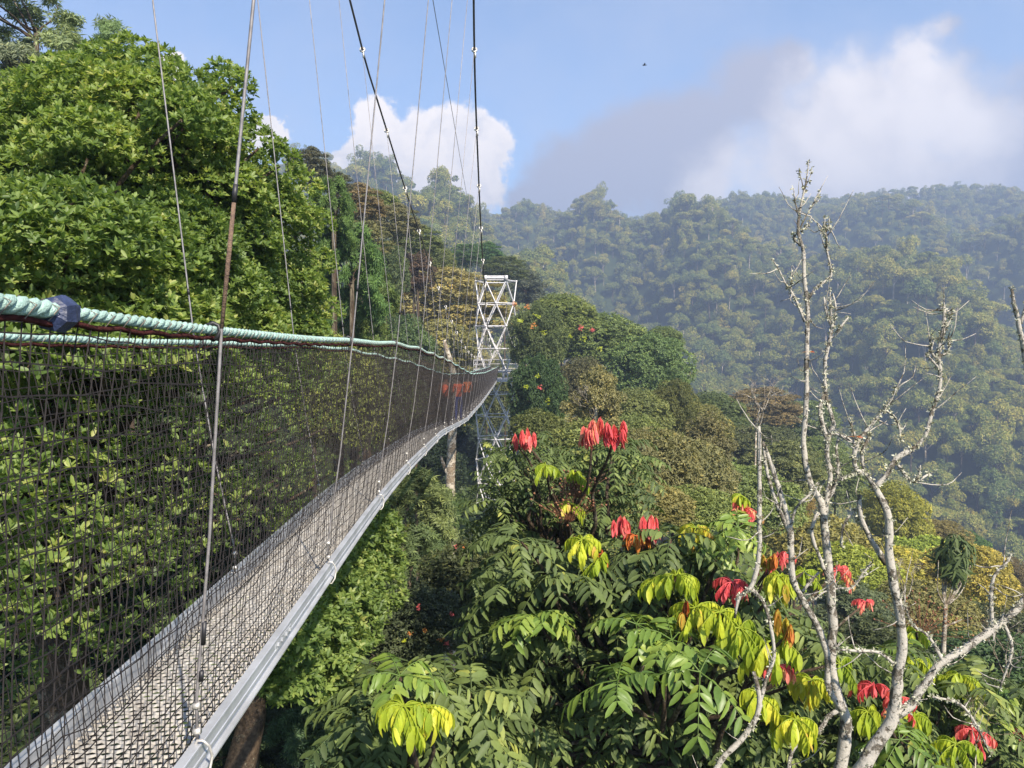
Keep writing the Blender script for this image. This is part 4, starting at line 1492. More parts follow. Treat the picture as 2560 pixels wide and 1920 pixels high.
def mid_tree(name, label, px, py, d, rx, ry, kind, col, pale=False, group=None, dy=None, cat='tree', i=[0]):
    i[0] += 1
    rg = np.random.default_rng(1000 + i[0])
    c = W(px, py, d)
    sx, sz = rx * d / F, ry * d / F
    z0 = ground1(c[0], c[1])
    hgt = max(c[2] - z0, sz * .6)
    root = thing(name, label, cat, (c[0], c[1], c[2] - hgt), group)
    ms = KINDS[kind]
    o = bpy.data.objects.new('crown', ms[i[0] % len(ms)])
    o.scale = (sx, (sx + sz) * .5 if dy is None else dy, sz)
    o.rotation_euler = (0, 0, 0)
    o.location = (0, 0, hgt)
    cv = [col[j] * (1 + rg.normal(0, .08)) for j in range(3)]
    o.color = (*cv, 1)
    C.objects.link(o)
    o.parent = root
    t_ = bpy.data.objects.new('trunk', (PTRUNKS if pale else TRUNKS)[i[0] % 2])
    rt = np.clip(hgt * .13, .4, 2.6)
    t_.scale = (rt, rt, hgt)
    t_.location = (0, 0, hgt)
    C.objects.link(t_)
    t_.parent = root
    l_ = bpy.data.objects.new('limb', LIMBS[1 if pale else 0])
    l_.scale = (sx * .9, sx * .9, sz * .9)
    l_.location = (0, 0, hgt)
    C.objects.link(l_)
    l_.parent = root
    return root


GREEN = (.140, .165, .048)
DARK = (.090, .118, .040)
OLIVE = (.155, .160, .048)
BROWN = (.165, .165, .062)
YELL = (.24, .25, .04)
LIGHT = (.075, .125, .035)
GOLD = (.245, .225, .065)
mids = [
    # top left, behind the laurel tree
    ('bamboo_clump', 'feathery pale green crown in the top left corner, tallest of the back trees', 90, 70, 24, 200, 130, 'airy', (.17, .23, .11)),
    ('bamboo_clump', 'feathery tree with thin leaves left behind the laurel crown', 60, 215, 21, 190, 110, 'bamboo', (.13, .18, .08)),
    ('bamboo_clump', 'small feathery tree top poking above the laurel crown', 300, 140, 23, 85, 75, 'airy', (.17, .23, .10)),
    # hillside running down behind the bridge
    ('forest_tree', 'dark rounded tree crown highest on the left ridge line', 775, 425, 46, 55, 60, 'umbrella', (.09, .09, .05)),
    ('forest_tree', 'small dark tree on the left ridge right of the highest crown', 838, 462, 52, 45, 35, 'umbrella', (.10, .10, .05)),
    ('forest_tree', 'brown feathery tree on the left hillside near the ridge line', 890, 520, 55, 75, 65, 'umbrella', BROWN),
    ('forest_tree', 'brown feathery tree lower on the left hillside', 905, 610, 52, 75, 65, 'umbrella', BROWN),
    ('forest_tree', 'brown flat layered tree in the middle of the left hillside', 985, 565, 62, 70, 60, 'umbrella', BROWN),
    ('forest_tree', 'dark green tree peaking on the left ridge', 945, 515, 68, 60, 45, 'fine', GREEN),
    ('forest_tree', 'brown tree right of centre on the left hillside', 1045, 610, 70, 65, 50, 'umbrella', BROWN),
    ('forest_tree', 'olive brown tree beneath the ridge on the left hillside', 960, 650, 58, 60, 55, 'umbrella', (.075, .07, .03)),
    ('forest_tree', 'dark green cone shaped tree among brown ones on the hillside', 965, 690, 54, 60, 95, 'fine', DARK),
    ('forest_tree', 'dull brown tree with bare twigs above the golden umbrella tree', 1035, 680, 66, 55, 50, 'loose', (.09, .07, .045)),
    ('forest_tree', 'green tree behind the cables above the golden umbrella tree', 1085, 655, 85, 55, 45, 'fine', GREEN),
    ('forest_tree', 'light green tree directly above the tower, left one', 1165, 645, 108, 45, 40, 'umbrella', LIGHT),
    ('forest_tree', 'light green layered tree above the tower, middle one', 1215, 640, 115, 45, 38, 'umbrella', LIGHT),
    ('forest_tree', 'light green layered tree above the tower, right one', 1262, 680, 105, 60, 45, 'umbrella', LIGHT),
    ('forest_tree', 'hazy grey green tree right above the tower top', 1315, 720, 120, 55, 45, 'loose', (.08, .09, .06)),
    ('bamboo_clump', 'tall feathery green tree right of the laurel, behind the cables', 880, 690, 27, 95, 130, 'bamboo', (.085, .14, .04)),
    ('bamboo_clump', 'feathery green tree hanging beside the golden umbrella tree', 920, 780, 30, 90, 120, 'bamboo', (.085, .14, .04)),
    ('bamboo_clump', 'feathery dark green tree just right of the laurel crown edge', 835, 545, 26, 62, 100, 'bamboo', (.075, .125, .04)),
    ('umbrella_tree', 'golden brown umbrella tree left of the tower, upper big crown', 1095, 775, 84, 185, 112, 'umbrella', GOLD),
    ('umbrella_tree', 'golden brown umbrella tree left of the tower, leftmost crown behind the cables', 1010, 800, 88, 120, 90, 'umbrella', (.15, .12, .03)),
    ('umbrella_tree', 'golden brown umbrella tree left of the tower, lower crown by the ropes', 1080, 900, 76, 150, 110, 'umbrella', GOLD),
    ('forest_tree', 'dark tree in shade between bridge and golden umbrella tree', 1010, 900, 60, 90, 130, 'fine', DARK),
    ('forest_tree', 'dark shaded tree behind the netting below the golden umbrella tree', 1100, 1010, 74, 110, 100, 'fine', DARK),
    ('forest_tree', 'rounded green tree right of the tower top, against far slope', 1405, 800, 74, 95, 75, 'fine', GREEN),
    ('forest_tree', 'dark green tree with pink young leaves touching the tower', 1345, 855, 62, 75, 110, 'fine', DARK),
    ('forest_tree', 'broad green tree with rounded top right of the tower', 1500, 860, 76, 130, 90, 'fine', GREEN),
    ('forest_tree', 'dense green tree bordering the valley, left of the dead trees', 1620, 930, 72, 115, 110, 'fine', GREEN),
    ('forest_tree', 'small green tree poking out at the edge of the valley', 1660, 850, 84, 50, 40, 'fine', GREEN),
    ('forest_tree', 'dark column of foliage hung with climbers right beside the tower', 1345, 1000, 46, 75, 130, 'fine', (.045, .07, .028)),
    ('forest_tree', 'dark green tree in the hollow above the red tufts', 1460, 980, 52, 80, 100, 'fine', DARK),
    ('forest_tree', 'gold leaved tree with pale trunk above the large red tuft', 1490, 1010, 34, 80, 85, 'loose', (.20, .155, .055), True),
    ('forest_tree', 'olive green tree right of the gold leaved tree', 1590, 1040, 48, 90, 80, 'fine', OLIVE),
    ('forest_tree', 'yellow green dome shaped tree above the olive thicket', 1685, 1030, 50, 60, 95, 'fine', (.11, .115, .03)),
    ('forest_tree', 'bush of small bright leaves left of the first red tuft', 1350, 1085, 32, 75, 70, 'round', (.085, .115, .03)),
    ('forest_tree', 'olive and brown tree behind the red tufts, centre right', 1640, 1170, 26, 120, 115, 'round', (.15, .155, .05)),
    ('forest_tree', 'brownish tree just right of the large red tuft', 1560, 1170, 22, 90, 100, 'loose', (.15, .145, .055)),
    ('forest_tree', 'olive tree left of the slender dead stem', 1760, 1130, 36, 90, 90, 'loose', (.115, .115, .04)),
    ('forest_tree', 'green tree behind the slender dead stem', 1780, 1040, 74, 90, 70, 'fine', DARK),
    ('forest_tree', 'pale green tree with bare branches behind the tallest dead tree', 1900, 1030, 92, 110, 70, 'umbrella', (.15, .17, .065)),
    ('forest_tree', 'grey green tree behind the fork of the dead trees', 2010, 1060, 100, 90, 70, 'umbrella', (.13, .15, .06)),
    ('forest_tree', 'dark green tree lower behind the tallest dead tree', 1900, 1140, 70, 120, 90, 'fine', DARK),
    ('forest_tree', 'orange tinted young tree behind the tallest dead trunk', 1990, 1260, 62, 45, 75, 'umbrella', (.24, .17, .04)),
    ('forest_tree', 'mid green tree beneath the slender dead stem', 1810, 1230, 45, 90, 80, 'loose', GREEN),
    ('forest_tree', 'green tree between the two big dead trees', 2090, 1210, 75, 80, 90, 'fine', GREEN),
    ('canopy_tree', 'yellow green canopy behind the tallest dead trunk', 2050, 1390, 42, 150, 120, 'round', (.20, .21, .05)),
    ('canopy_tree', 'tall yellow green crown right of the forked dead trunk top', 2235, 1300, 62, 85, 110, 'fine', YELL),
    ('canopy_tree', 'yellow green dome behind the forked dead trunk, widest of its row', 2190, 1450, 46, 160, 110, 'round', YELL),
    ('canopy_tree', 'yellow green dome right of the forked dead trunk', 2320, 1440, 50, 130, 115, 'round', YELL),
    ('canopy_tree', 'brown topped canopy tree at the edge above the valley', 2330, 1350, 64, 95, 60, 'fine', (.18, .155, .045)),
    ('canopy_tree', 'light green tree standing out at the canopy edge by the far slope', 2415, 1375, 80, 60, 55, 'fine', LIGHT),
    ('canopy_tree', 'orange brown canopy tree farthest right on the near ridge', 2500, 1440, 74, 70, 60, 'fine', (.13, .105, .03)),
    ('canopy_tree', 'olive canopy tree behind the diagonal dead branch', 2450, 1500, 52, 105, 85, 'round', (.18, .185, .04)),
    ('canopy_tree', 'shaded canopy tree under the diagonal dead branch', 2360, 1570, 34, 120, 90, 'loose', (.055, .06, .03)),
    ('canopy_tree', 'green canopy tree at right edge behind the thick dead branch', 2540, 1620, 30, 120, 110, 'loose', (.06, .085, .03)),
    ('canopy_tree', 'green bush with pale leaf undersides behind the two dead trunks', 2130, 1540, 26, 120, 80, 'loose', (.085, .10, .045)),
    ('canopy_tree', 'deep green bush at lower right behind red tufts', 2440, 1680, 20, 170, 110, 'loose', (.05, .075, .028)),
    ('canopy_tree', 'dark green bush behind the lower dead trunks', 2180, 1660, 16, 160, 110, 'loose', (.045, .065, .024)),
    ('forest_tree', 'low olive bush under the orange red tuft at centre', 1610, 1270, 18, 120, 80, 'round', OLIVE),
    ('forest_tree', 'low green bush left of the drooping red tuft', 1740, 1285, 20, 110, 80, 'round', GREEN),
    ('forest_tree', 'dark green tree glimpsed behind the tower legs', 1225, 1000, 96, 90, 120, 'fine', DARK),
    # fill of the slope between the tower and the dead trees
    ('forest_tree', 'olive green tree filling the slope under the gold leaved tree', 1480, 1150, 30, 120, 110, 'round', OLIVE),
    ('forest_tree', 'olive green crown behind the centre red tufts', 1720, 1200, 32, 120, 120, 'round', OLIVE),
    ('forest_tree', 'mid green crown left of the tallest dead trunk', 1880, 1260, 38, 120, 110, 'round', GREEN),
    ('forest_tree', 'green crown on the slope beside the dark hollow', 1580, 1120, 40, 110, 100, 'fine', GREEN),
    ('forest_tree', 'green crown on the slope below the valley edge', 1720, 1090, 58, 110, 100, 'fine', OLIVE),
    ('forest_tree', 'dark green crown in shade below the dome shaped tree', 1700, 1180, 48, 110, 110, 'fine', GREEN),
    ('forest_tree', 'olive crown between the slender dead stem and tallest dead tree', 1950, 1190, 56, 110, 100, 'umbrella', OLIVE),
    ('forest_tree', 'low green crown under the orange tinted young tree', 1980, 1360, 50, 110, 90, 'round', OLIVE),
    ('forest_tree', 'grey green crown at the valley edge behind the tallest dead trunk', 2040, 1150, 88, 90, 70, 'fine', GREEN),
    ('canopy_tree', 'yellow green crown low between the two dead trunks', 2130, 1440, 38, 110, 90, 'round', YELL),
    ('canopy_tree', 'yellow green crown right of the young drooping tree', 2420, 1440, 44, 110, 95, 'round', YELL),
    ('canopy_tree', 'olive crown under the young drooping tree', 2300, 1540, 30, 130, 100, 'round', OLIVE),
    # behind the netting, right of the laurel
    ('forest_tree', 'green bush filling the netting view right of the laurel', 850, 1010, 15, 120, 190, 'round', GREEN),
    ('forest_tree', 'dark bush behind the netting before the tower', 960, 1010, 25, 100, 170, 'round', DARK),
    ('forest_tree', 'brown green bush behind the netting under the golden tree', 1040, 1000, 40, 90, 110, 'umbrella', (.07, .06, .03)),
    # beneath the walkway
    ('forest_tree', 'soft green feathery tree in the gap below the walkway', 1010, 1270, 20, 150, 110, 'bamboo', (.12, .18, .065)),
    ('forest_tree', 'light green tuft beside the pale trunk below the walkway', 1125, 1275, 30, 55, 45, 'bamboo', LIGHT),
    ('forest_tree', 'blue green bush below the soft feathery tree', 1020, 1420, 15, 140, 120, 'bamboo', (.085, .13, .055)),
    ('forest_tree', 'dark bush left of the large leaved tree, lower centre', 1180, 1480, 13, 140, 140, 'round', (.06, .08, .032)),
    ('forest_tree', 'dark tree with tiny red shoots below the walkway', 1030, 1570, 11, 150, 130, 'round', (.055, .075, .03)),
    ('forest_tree', 'dark hanging foliage at the bottom left below the rail', 800, 1780, 10, 150, 130, 'bamboo', (.055, .085, .04)),
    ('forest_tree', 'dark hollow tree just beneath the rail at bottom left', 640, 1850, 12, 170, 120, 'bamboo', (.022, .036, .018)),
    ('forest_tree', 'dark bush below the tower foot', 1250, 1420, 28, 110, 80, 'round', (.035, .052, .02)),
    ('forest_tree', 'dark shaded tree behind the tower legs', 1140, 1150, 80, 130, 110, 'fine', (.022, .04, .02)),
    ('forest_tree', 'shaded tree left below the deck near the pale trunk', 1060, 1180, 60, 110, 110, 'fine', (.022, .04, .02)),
    ('forest_tree', 'dark foliage behind the netting at far left bottom', 150, 1500, 9, 330, 250, 'bamboo', (.025, .045, .02)),  # deep shade behind the net is put into this leaf colour
    ('forest_tree', 'dark foliage behind the netting below the laurel', 560, 1350, 13, 260, 200, 'bamboo', (.025, .045, .02)),  # near-black leaf colour stands in for the shade under the crown
]
YOUNG = {
    'dark green tree with pink young leaves touching the tower': [(1318, 768, 'o'), (1300, 800, 'l'), (1345, 790, 'l'), (1285, 760, 'o'), (1330, 815, 'o'), (1360, 830, 'l')],
    'broad green tree with rounded top right of the tower': [(1450, 822, 'r'), (1480, 824, 'r'), (1425, 838, 'l'), (1462, 850, 'l'), (1500, 870, 'l')],
    'dark column of foliage hung with climbers right beside the tower': [(1343, 942, 'l'), (1350, 967, 'r'), (1315, 968, 'l'), (1370, 1000, 'l')],
    'dark tree with tiny red shoots below the walkway': [(1105, 1600, 'o'), (1115, 1608, 'r'), (1045, 1520, 'r'), (1025, 1585, 'o'), (1128, 1535, 'r'), (1010, 1600, 'l'), (1060, 1575, 'o')],
    'soft green feathery tree in the gap below the walkway': [(1140, 1370, 'r'), (1155, 1362, 'o'), (1125, 1382, 'l')],
}
for mdef in mids:
    rt_ = mid_tree(*mdef)
    if mdef[1] in YOUNG:
        rgy = np.random.default_rng(len(mdef[1]))
        for code, nm_, mk in (('r', 'red_leaves', 'red'), ('o', 'orange_leaves', 'orange'), ('l', 'lime_leaves', 'lime')):
            gy_ = Geo()
            for (px, py, cd) in YOUNG[mdef[1]]:
                if cd == code:
                    dd = mdef[4] * .93
                    c = W(px, py, dd)
                    sc0 = 5.5 * dd / F
                    P = c + rgy.normal(0, .6, (7, 3)) * sc0
                    rosettes(gy_, LEAF_S, P, nrm(rgy.normal(0, .5, (7, 3)) + (0, -.3, 1)), 6, sc0 * 1.0, (.0, .9), .5, np.full(7, .5), .3, rgy)
            if gy_.nv:
                gy_.build(nm_, M[mk], rt_)

# tall pale trunk in the gap under the walkway
pt_ = thing('forest_tree', 'tall bare pale trunk in the gap under the walkway', 'tree', (W(1130, 1200, 34)[0], 34, ground1(W(1130, 1200, 34)[0], 34)))
g = Geo()
xx = W(1130, 1200, 34)[0]
tube(g, *smooth_path([(xx - .3, 34, ground1(xx, 34) - .3), W(1128, 1330, 34), W(1126, 1200, 34), W(1131, 1080, 34), W(1138, 960, 34), W(1110, 850, 34)], [.34, .24, .21, .2, .17, .08], .4, .05, rg), 9)
tube(g, *smooth_path([W(1126, 1195, 34), W(1112, 1170, 34), W(1102, 1140, 34)], [.1, .09, .05], .3, .05, rg), 7)
g.build('trunk', M['palebark'], pt_)
# slim young tree with drooping dark leaves
yt = thing('young_tree', 'slim young tree with a drooping tuft of dark leaves on upright stems', 'tree', (W(2360, 1600, 18)[0], 18, ground1(W(2360, 1600, 18)[0], 18)))
g = Geo()
bx = W(2360, 1600, 18)[0]
tube(g, *smooth_path([(bx, 18, ground1(bx, 18) - .2), W(2358, 1640, 18), W(2362, 1560, 18), W(2364, 1510, 18)], [.09, .06, .05, .04], .2, .05, rg), 8)
rg = np.random.default_rng(77)
tops = []
for i in range(13):
    tx = 2385 + rg.uniform(-45, 50)
    tp_ = W(tx, rg.uniform(1400, 1450), 18 + rg.uniform(-.3, .3))
    tops.append(tp_)
    tube(g, *smooth_path([W(2364, 1515, 18), W(2372 + (tx - 2385) * .7, 1480, 18), tp_], [.025, .014, .008], .15, .2, rg), 5)
limb(g, W(2362, 1570, 18), W(2405, 1548, 18), .03, .012, rg)
g.build('trunk', M['palebark'], yt)
g = Geo()
cc = W(2388, 1385, 18)
d = sphere_pts(70, rg) * np.array((.32, .32, .5)) + cc
rosettes(g, LEAF_NARROW, d, nrm(d - cc + (0, 0, .3)), 5, .42, (.0, .6), .9, np.full(70, .25), .2, rg)
o = g.build('crown', M['mature'], yt)


# bare twiggy trees
def bare_tree(label, px, py, d, h_px, seed, spread=.5):
    rg = np.random.default_rng(seed)
    base = W(px, py, d)
    z0 = ground1(base[0], base[1])
    root = thing('bare_tree', label, 'tree', (base[0], base[1], z0))
    g_ = Geo()
    H = h_px * d / F
    tube(g_, [(base[0], base[1], z0 - .2), base * (1, 1, 1)], [.02 * H + .02, .012 * H], 6)

    def rec(p, dr, L, r, depth):
        q_ = p + dr * L
        mid = (p + q_) / 2 + rg.normal(0, .06 * L, 3)
        tube(g_, *smooth_path([p, mid, q_], [r, r * .85, r * .65], L / 5, .1, rg), 5)
        if depth > 0:
            for _ in range(rg.integers(2, 4)):
                nd = nrm(dr + rg.normal(0, spread, 3) + (0, 0, .15))
                rec(q_, nd, L * rg.uniform(.6, .8), r * .62, depth - 1)
    for _ in range(3):
        rec(base, nrm(np.array((rg.normal(0, .4), rg.normal(0, .3), 1.0))), H * .38, .011 * H, 4)
    g_.build('trunk', M['palebark'], root)


bare_tree('bare pale twiggy tree between the slender dead stem and far slope', 1890, 1080, 40, 150, 81)
bare_tree('small bare twigs behind the forked dead trunk', 2260, 1500, 14, 110, 82)
bare_tree('bare twigs at the lower right edge of the photo', 2520, 1700, 12, 170, 83)
bare_tree('bare twigs in the gold leaved tree above the red tuft', 1490, 1050, 33, 90, 84)
bare_tree('bare branching twigs low at the bottom right corner', 2440, 1860, 6.2, 120, 85)

# ------------------------------------------------------------------ forest on the far mountainside
M['far'] = foliage_mat('far_canopy_leaf', [(0, (.065, .095, .032)), (.45, (.17, .205, .055)), (.8, (.33, .32, .09)), (1, (.40, .34, .12))], rough=.7, transl=.2, spec=.2, rnd=True)


def far_variant(seed, kind):
    rg = np.random.default_rng(seed)
    gc, gt = Geo(), Geo()
    ttl = rg.uniform(.3, .7)
    if kind == 0:      # domed
        for i in range(16):
            dd = sphere_pts(1, rg)[0]
            dd[2] = abs(dd[2])
            c = dd * np.array((.68, .68, .5)) * rg.uniform(.7, 1)
            lobe_leaves(gc, LEAF_S, c, rg.uniform(.28, .42), 100, 3, .115, rg, .7, .7, (-.1, .9), .05, np.clip(ttl + rg.normal(0, .12), 0, 1))
    elif kind == 1:    # layered umbrella
        for i in range(15):
            a, q_ = rg.random() * 6.28, math.sqrt(rg.random()) * .85
            c = np.array((q_ * math.cos(a), q_ * math.sin(a), .35 * (1 - q_ * q_) + rg.normal(0, .06)))
            lobe_leaves(gc, LEAF_S, c, rg.uniform(.26, .40), 100, 3, .105, rg, .9, .35, (-.2, .5), .05, np.clip(ttl + rg.normal(0, .12), 0, 1))
    elif kind == 2:    # tall and irregular
        for i in range(18):
            c = np.array((rg.normal(0, .36), rg.normal(0, .36), rg.uniform(-1.1, .75)))
            lobe_leaves(gc, LEAF_S, c, rg.uniform(.22, .38), 86, 3, .11, rg, .7, .8, (-.1, .9), .1, np.clip(ttl + rg.normal(0, .12), 0, 1))
    else:              # draped with climbers
        for i in range(20):
            z = rg.uniform(-1.5, .5)
            q_ = rg.uniform(.2, .6) * (1.0 if z > -.5 else .7)
            a = rg.random() * 6.28
            lobe_leaves(gc, LEAF_S, np.array((q_ * math.cos(a), q_ * math.sin(a), z)), rg.uniform(.22, .34), 84, 3, .11, rg, .4, 1.1, (-.3, .7), .4, np.clip(ttl + rg.normal(0, .12), 0, 1))
    tube(gt, *smooth_path([(0, 0, -2.6), (.03, 0, -1.4), (-.02, .02, -.5), (0, 0, .2)], [.075, .06, .05, .03], .3, .05, rg), 6)
    for i in range(5):
        dd = sphere_pts(1, rg)[0]
        limb(gt, (0, 0, -.5), np.array((dd[0] * .7, dd[1] * .7, .15)), .03, .012, rg, .1, 4, 4)
    return gc.mesh('crown', [M['far']]), gt.mesh('trunk', [M['palebark'] if seed % 3 == 0 else M['bark']])


FAR = [far_variant(200 + i, (0, 1, 2, 3)[i % 4]) for i in range(12)]
FLAB = ['domed forest tree on the hazy far mountainside', 'flat layered forest tree on the hazy far mountainside', 'tall narrow forest tree on the hazy far mountainside',
        'creeper draped forest tree on the hazy far mountainside']
FGRP = ['domed trees of the far mountainside', 'layered trees of the far mountainside', 'narrow trees of the far mountainside', 'creeper draped trees of the far mountainside']
rg = np.random.default_rng(99)
N0 = 80000
cy = np.sqrt(rg.uniform(95 ** 2, 900 ** 2, N0))
cx = cy * rg.uniform(-.33, 1.02, N0)
cell = {}
pts = []
for x, y in zip(cx, cy):
    sp_ = (4.6 + .0030 * y) * (.8 + .4 * ((x * 12.9 + y * 7.3) % 1.0))
    key = (int(x // 8), int(y // 8))
    ok = True
    for a in (-1, 0, 1):
        for b in (-1, 0, 1):
            for (qx, qy) in cell.get((key[0] + a, key[1] + b), ()):
                if (qx - x) ** 2 + (qy - y) ** 2 < sp_ * sp_:
                    ok = False
                    break
            if not ok:
                break
        if not ok:
            break
    if ok:
        cell.setdefault(key, []).append((x, y))
        pts.append((x, y))
pts = np.array(pts)
pz = ground(pts[:, 0], pts[:, 1])
# keep the near ridge and the left hillside clear of them: those trees are built one by one
keep = ~((pts[:, 1] < 125) & (pts[:, 0] < 40)) & (pts[:, 1] > 95)
pts, pz = pts[keep], pz[keep]
nt = len(pts)
rad = np.clip(rg.lognormal(1.56, .30, nt), 2.6, 8.0)
rad = np.where(pts[:, 1] > 640, np.minimum(rad, 5.2), rad)
rad = np.where((pts[:, 1] < 270) & (pts[:, 0] < pts[:, 1] * .02), rad * .6, rad)
hz = rg.uniform(.85, 1.35, nt)
rot = rg.random(nt) * 6.28
var = rg.integers(0, 12, nt)
var = np.where((var % 4 == 1) & (rg.random(nt) < .6), (var + 3) % 12, var)
lift = rad * 1.15 * hz + rg.uniform(-1.5, 3.0, nt) * np.where(rg.random(nt) < .06, 2.2, 1)
# which ones the picture really shows, largest first
px_ = 1280 + F * pts[:, 0] / pts[:, 1]
zc_ = pz + lift
py_ = 860 - F * zc_ / pts[:, 1]
vis = (px_ > 1150) & (px_ < 2580) & (py_ > 380) & (py_ < 1330) & (pts[:, 1] > 170)
edge = np.interp(px_, [1150, 1300, 1450, 1640, 1740, 1900, 2100, 2250, 2450, 2600], [620, 690, 770, 830, 960, 980, 1090, 1250, 1390, 1450])
vis &= py_ < edge
order = np.argsort(np.where(vis, -rad / pts[:, 1], 1.0))
near = order[:290]
rest = order[290:]
rest = rest[~((pts[rest, 1] < 300) & (px_[rest] < 1330) & (py_[rest] < 640))]
for i in near:
    v_ = var[i]
    kd = v_ % 4
    root = thing('mountain_tree', FLAB[kd], 'tree', (pts[i, 0], pts[i, 1], pz[i]), FGRP[kd])
    for nm, me in (('crown', FAR[v_][0]), ('trunk', FAR[v_][1])):
        o = bpy.data.objects.new(nm, me)
        o.scale = (rad[i], rad[i], rad[i] * hz[i])
        o.rotation_euler = (0, 0, rot[i])
        o.location = (0, 0, lift[i])
        C.objects.link(o)
        o.parent = root
# the rest of that forest reads as one mass: instanced on points
srcs = bpy.data.collections.new('forest_sources')
for j, (mc, mt) in enumerate(FAR):
    gj = Geo()
    both = bpy.data.objects.new('forest_source_%02d' % j, None)
    # join crown and trunk data into one mesh
    me = bpy.data.meshes.new('forest_unit')
    vs, ls, ss, ts_, ms_ = [], [], [], [], []
    vo = lo_ = 0
    for mi, mm in enumerate((mc, mt)):
        nv, nl, np_ = len(mm.vertices), len(mm.loops), len(mm.polygons)
        co = np.empty(nv * 3, np.float32)
        mm.vertices.foreach_get('co', co)
        li_ = np.empty(nl, np.int32)
        mm.loops.foreach_get('vertex_index', li_)
        st_ = np.empty(np_, np.int32)
        mm.polygons.foreach_get('loop_start', st_)
        tn_ = np.empty(nv, np.float32)
        mm.attributes['tint'].data.foreach_get('value', tn_)
        gj.add(co.reshape(-1, 3), li_, st_, tn_, mi)
    ob = bpy.data.objects.new('forest_source_%02d' % j, gj.mesh('forest_unit', [M['far'], mt.materials[0]]))
    srcs.objects.link(ob)
fm = bpy.data.meshes.new('forest')
fm.vertices.add(len(rest))
fm.vertices.foreach_set('co', np.stack([pts[rest, 0], pts[rest, 1], pz[rest] + lift[rest]], -1).astype(np.float32).ravel())
for nm, tp, arr in (('f_scale', 'FLOAT_VECTOR', np.stack([rad[rest], rad[rest], rad[rest] * hz[rest]], -1)),
                    ('f_rot', 'FLOAT_VECTOR', np.stack([np.zeros(len(rest)), np.zeros(len(rest)), rot[rest]], -1))):
    at_ = fm.attributes.new(nm, tp, 'POINT')
    at_.data.foreach_set('vector', arr.astype(np.float32).ravel())
at_ = fm.attributes.new('f_var', 'INT', 'POINT')
at_.data.foreach_set('value', var[rest].astype(np.int32))
fo = bpy.data.objects.new('mountain_forest', fm)
C.objects.link(fo)
tag(fo, 'unbroken mass of forest covering the far mountainside up to the ridge', 'forest', kind='stuff')
ng = bpy.data.node_groups.new('scatter_forest', 'GeometryNodeTree')
ng.interface.new_socket('Geometry', in_out='INPUT', socket_type='NodeSocketGeometry')
ng.interface.new_socket('Geometry', in_out='OUTPUT', socket_type='NodeSocketGeometry')
gi = ng.nodes.new('NodeGroupInput')
go = ng.nodes.new('NodeGroupOutput')
m2p = ng.nodes.new('GeometryNodeMeshToPoints')
ci = ng.nodes.new('GeometryNodeCollectionInfo')
ci.inputs['Collection'].default_value = srcs
ci.inputs['Separate Children'].default_value = True
ci.inputs['Reset Children'].default_value = True
ip = ng.nodes.new('GeometryNodeInstanceOnPoints')
ip.inputs['Pick Instance'].default_value = True


def named(nm, tp):
    n = ng.nodes.new('GeometryNodeInputNamedAttribute')
    n.data_type = tp
    n.inputs['Name'].default_value = nm
    return n.outputs['Attribute']


ng.links.new(gi.outputs[0], m2p.inputs['Mesh'])
ng.links.new(m2p.outputs['Points'], ip.inputs['Points'])
ng.links.new(ci.outputs[0], ip.inputs['Instance'])
ng.links.new(named('f_var', 'INT'), ip.inputs['Instance Index'])
ng.links.new(named('f_scale', 'FLOAT_VECTOR'), ip.inputs['Scale'])
e2r = ng.nodes.new('FunctionNodeEulerToRotation')
ng.links.new(named('f_rot', 'FLOAT_VECTOR'), e2r.inputs[0])
ng.links.new(e2r.outputs[0], ip.inputs['Rotation'])
ng.links.new(ip.outputs[0], go.inputs[0])
md = fo.modifiers.new('scatter', 'NODES')
md.node_group = ng

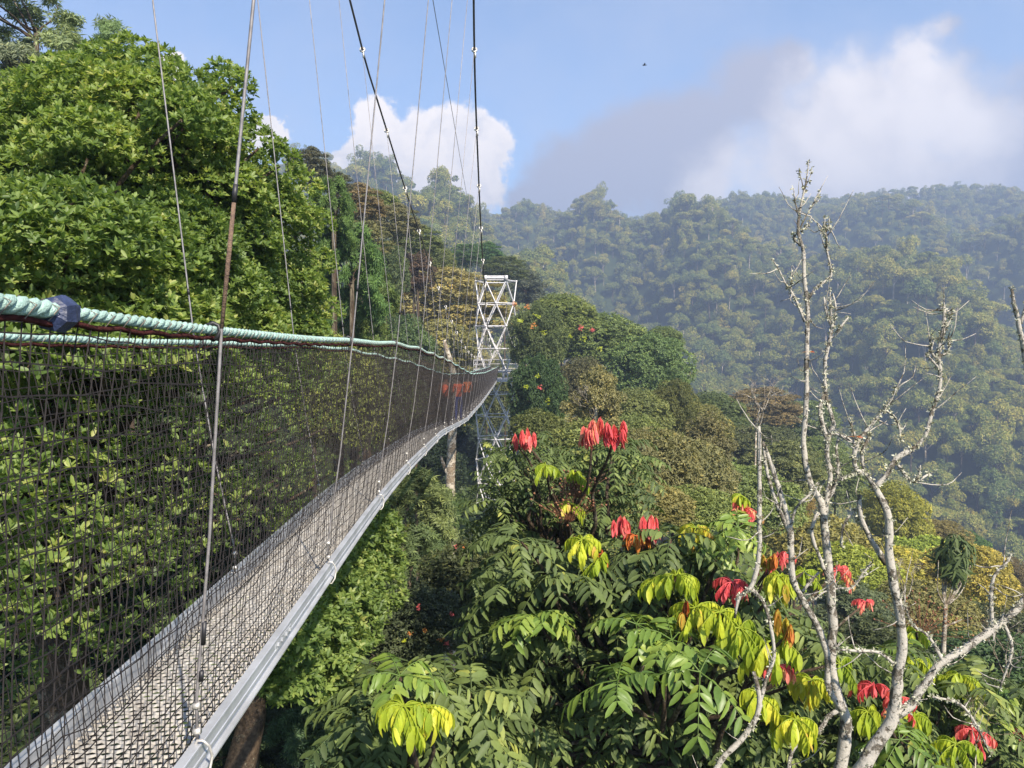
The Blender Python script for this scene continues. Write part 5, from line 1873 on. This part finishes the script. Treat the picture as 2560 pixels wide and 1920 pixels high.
# undergrowth on the near slopes
g = Geo()
rg = np.random.default_rng(123)
n = 26000
ux = rg.uniform(-45, 75, n)
uy = rg.uniform(-10, 125, n)
ux = np.concatenate([ux, rg.uniform(-22, 1, 16000)])
uy = np.concatenate([uy, rg.uniform(-3, 30, 16000)])
n += 16000
uz = ground(ux, uy)
P = np.stack([ux, uy, uz + rg.uniform(0, 1.6, n)], -1)
rosettes(g, LEAF_S, P, nrm(np.tile((0, 0, 1.0), (n, 1)) + rg.normal(0, .5, (n, 3))), 5, .75, (-.1, .8), .15, np.clip(rg.normal(.3, .15, n), 0, 1), .3, rg)
tag(g.build('undergrowth', M['mature']), 'dark leafy undergrowth on the near slopes', 'undergrowth', kind='stuff')

# ------------------------------------------------------------------ a bird over the valley
bd = W(1611, 163, 60)
bird = Geo()
tube(bird, bd + np.array([(-.16, 0, 0), (-.1, 0, .01), (0, 0, .012), (.1, 0, .012), (.15, 0, .015), (.19, 0, .01)]), [.01, .035, .05, .04, .03, .004], 8)
for sg in (1, -1):
    vv = [(.06, 0, .02), (-.07, 0, .02), (-.05, .16 * sg, .08), (.05, .15 * sg, .08), (-.04, .33 * sg, .05), (.01, .30 * sg, .055)]
    bird.add(np.array(vv) + bd, [0, 3, 2, 1, 3, 5, 4, 2], [0, 4])
bo = bird.build('flying_bird', simple_mat('dark_feather', (.03, .03, .035), .7), None)
tag(bo, 'tiny dark bird flying alone in the blue sky', 'bird')

# ------------------------------------------------------------------ haze
hx0, hx1, hy0, hy1 = -700.0, 1150.0, -120.0, 1250.0
hg = Geo()
zmax = 215.0
box(hg, ((hx0 + hx1) / 2, (hy0 + hy1) / 2, (zmax - 145) / 2), hx1 - hx0, hy1 - hy0, zmax + 145)
m, q, out = new_mat('mountain_haze')
vol = q.node('ShaderNodeVolumePrincipled')
vol.inputs['Color'].default_value = (.54, .68, .95, 1)
vol.inputs['Density'].default_value = .00105
vol.inputs['Anisotropy'].default_value = .2
q.l.new(vol.outputs[0], out.inputs['Volume'])
hz_o = hg.build('haze', m, None, smooth=False)
tag(hz_o, 'thin blue haze in the valley air', 'haze', kind='stuff')
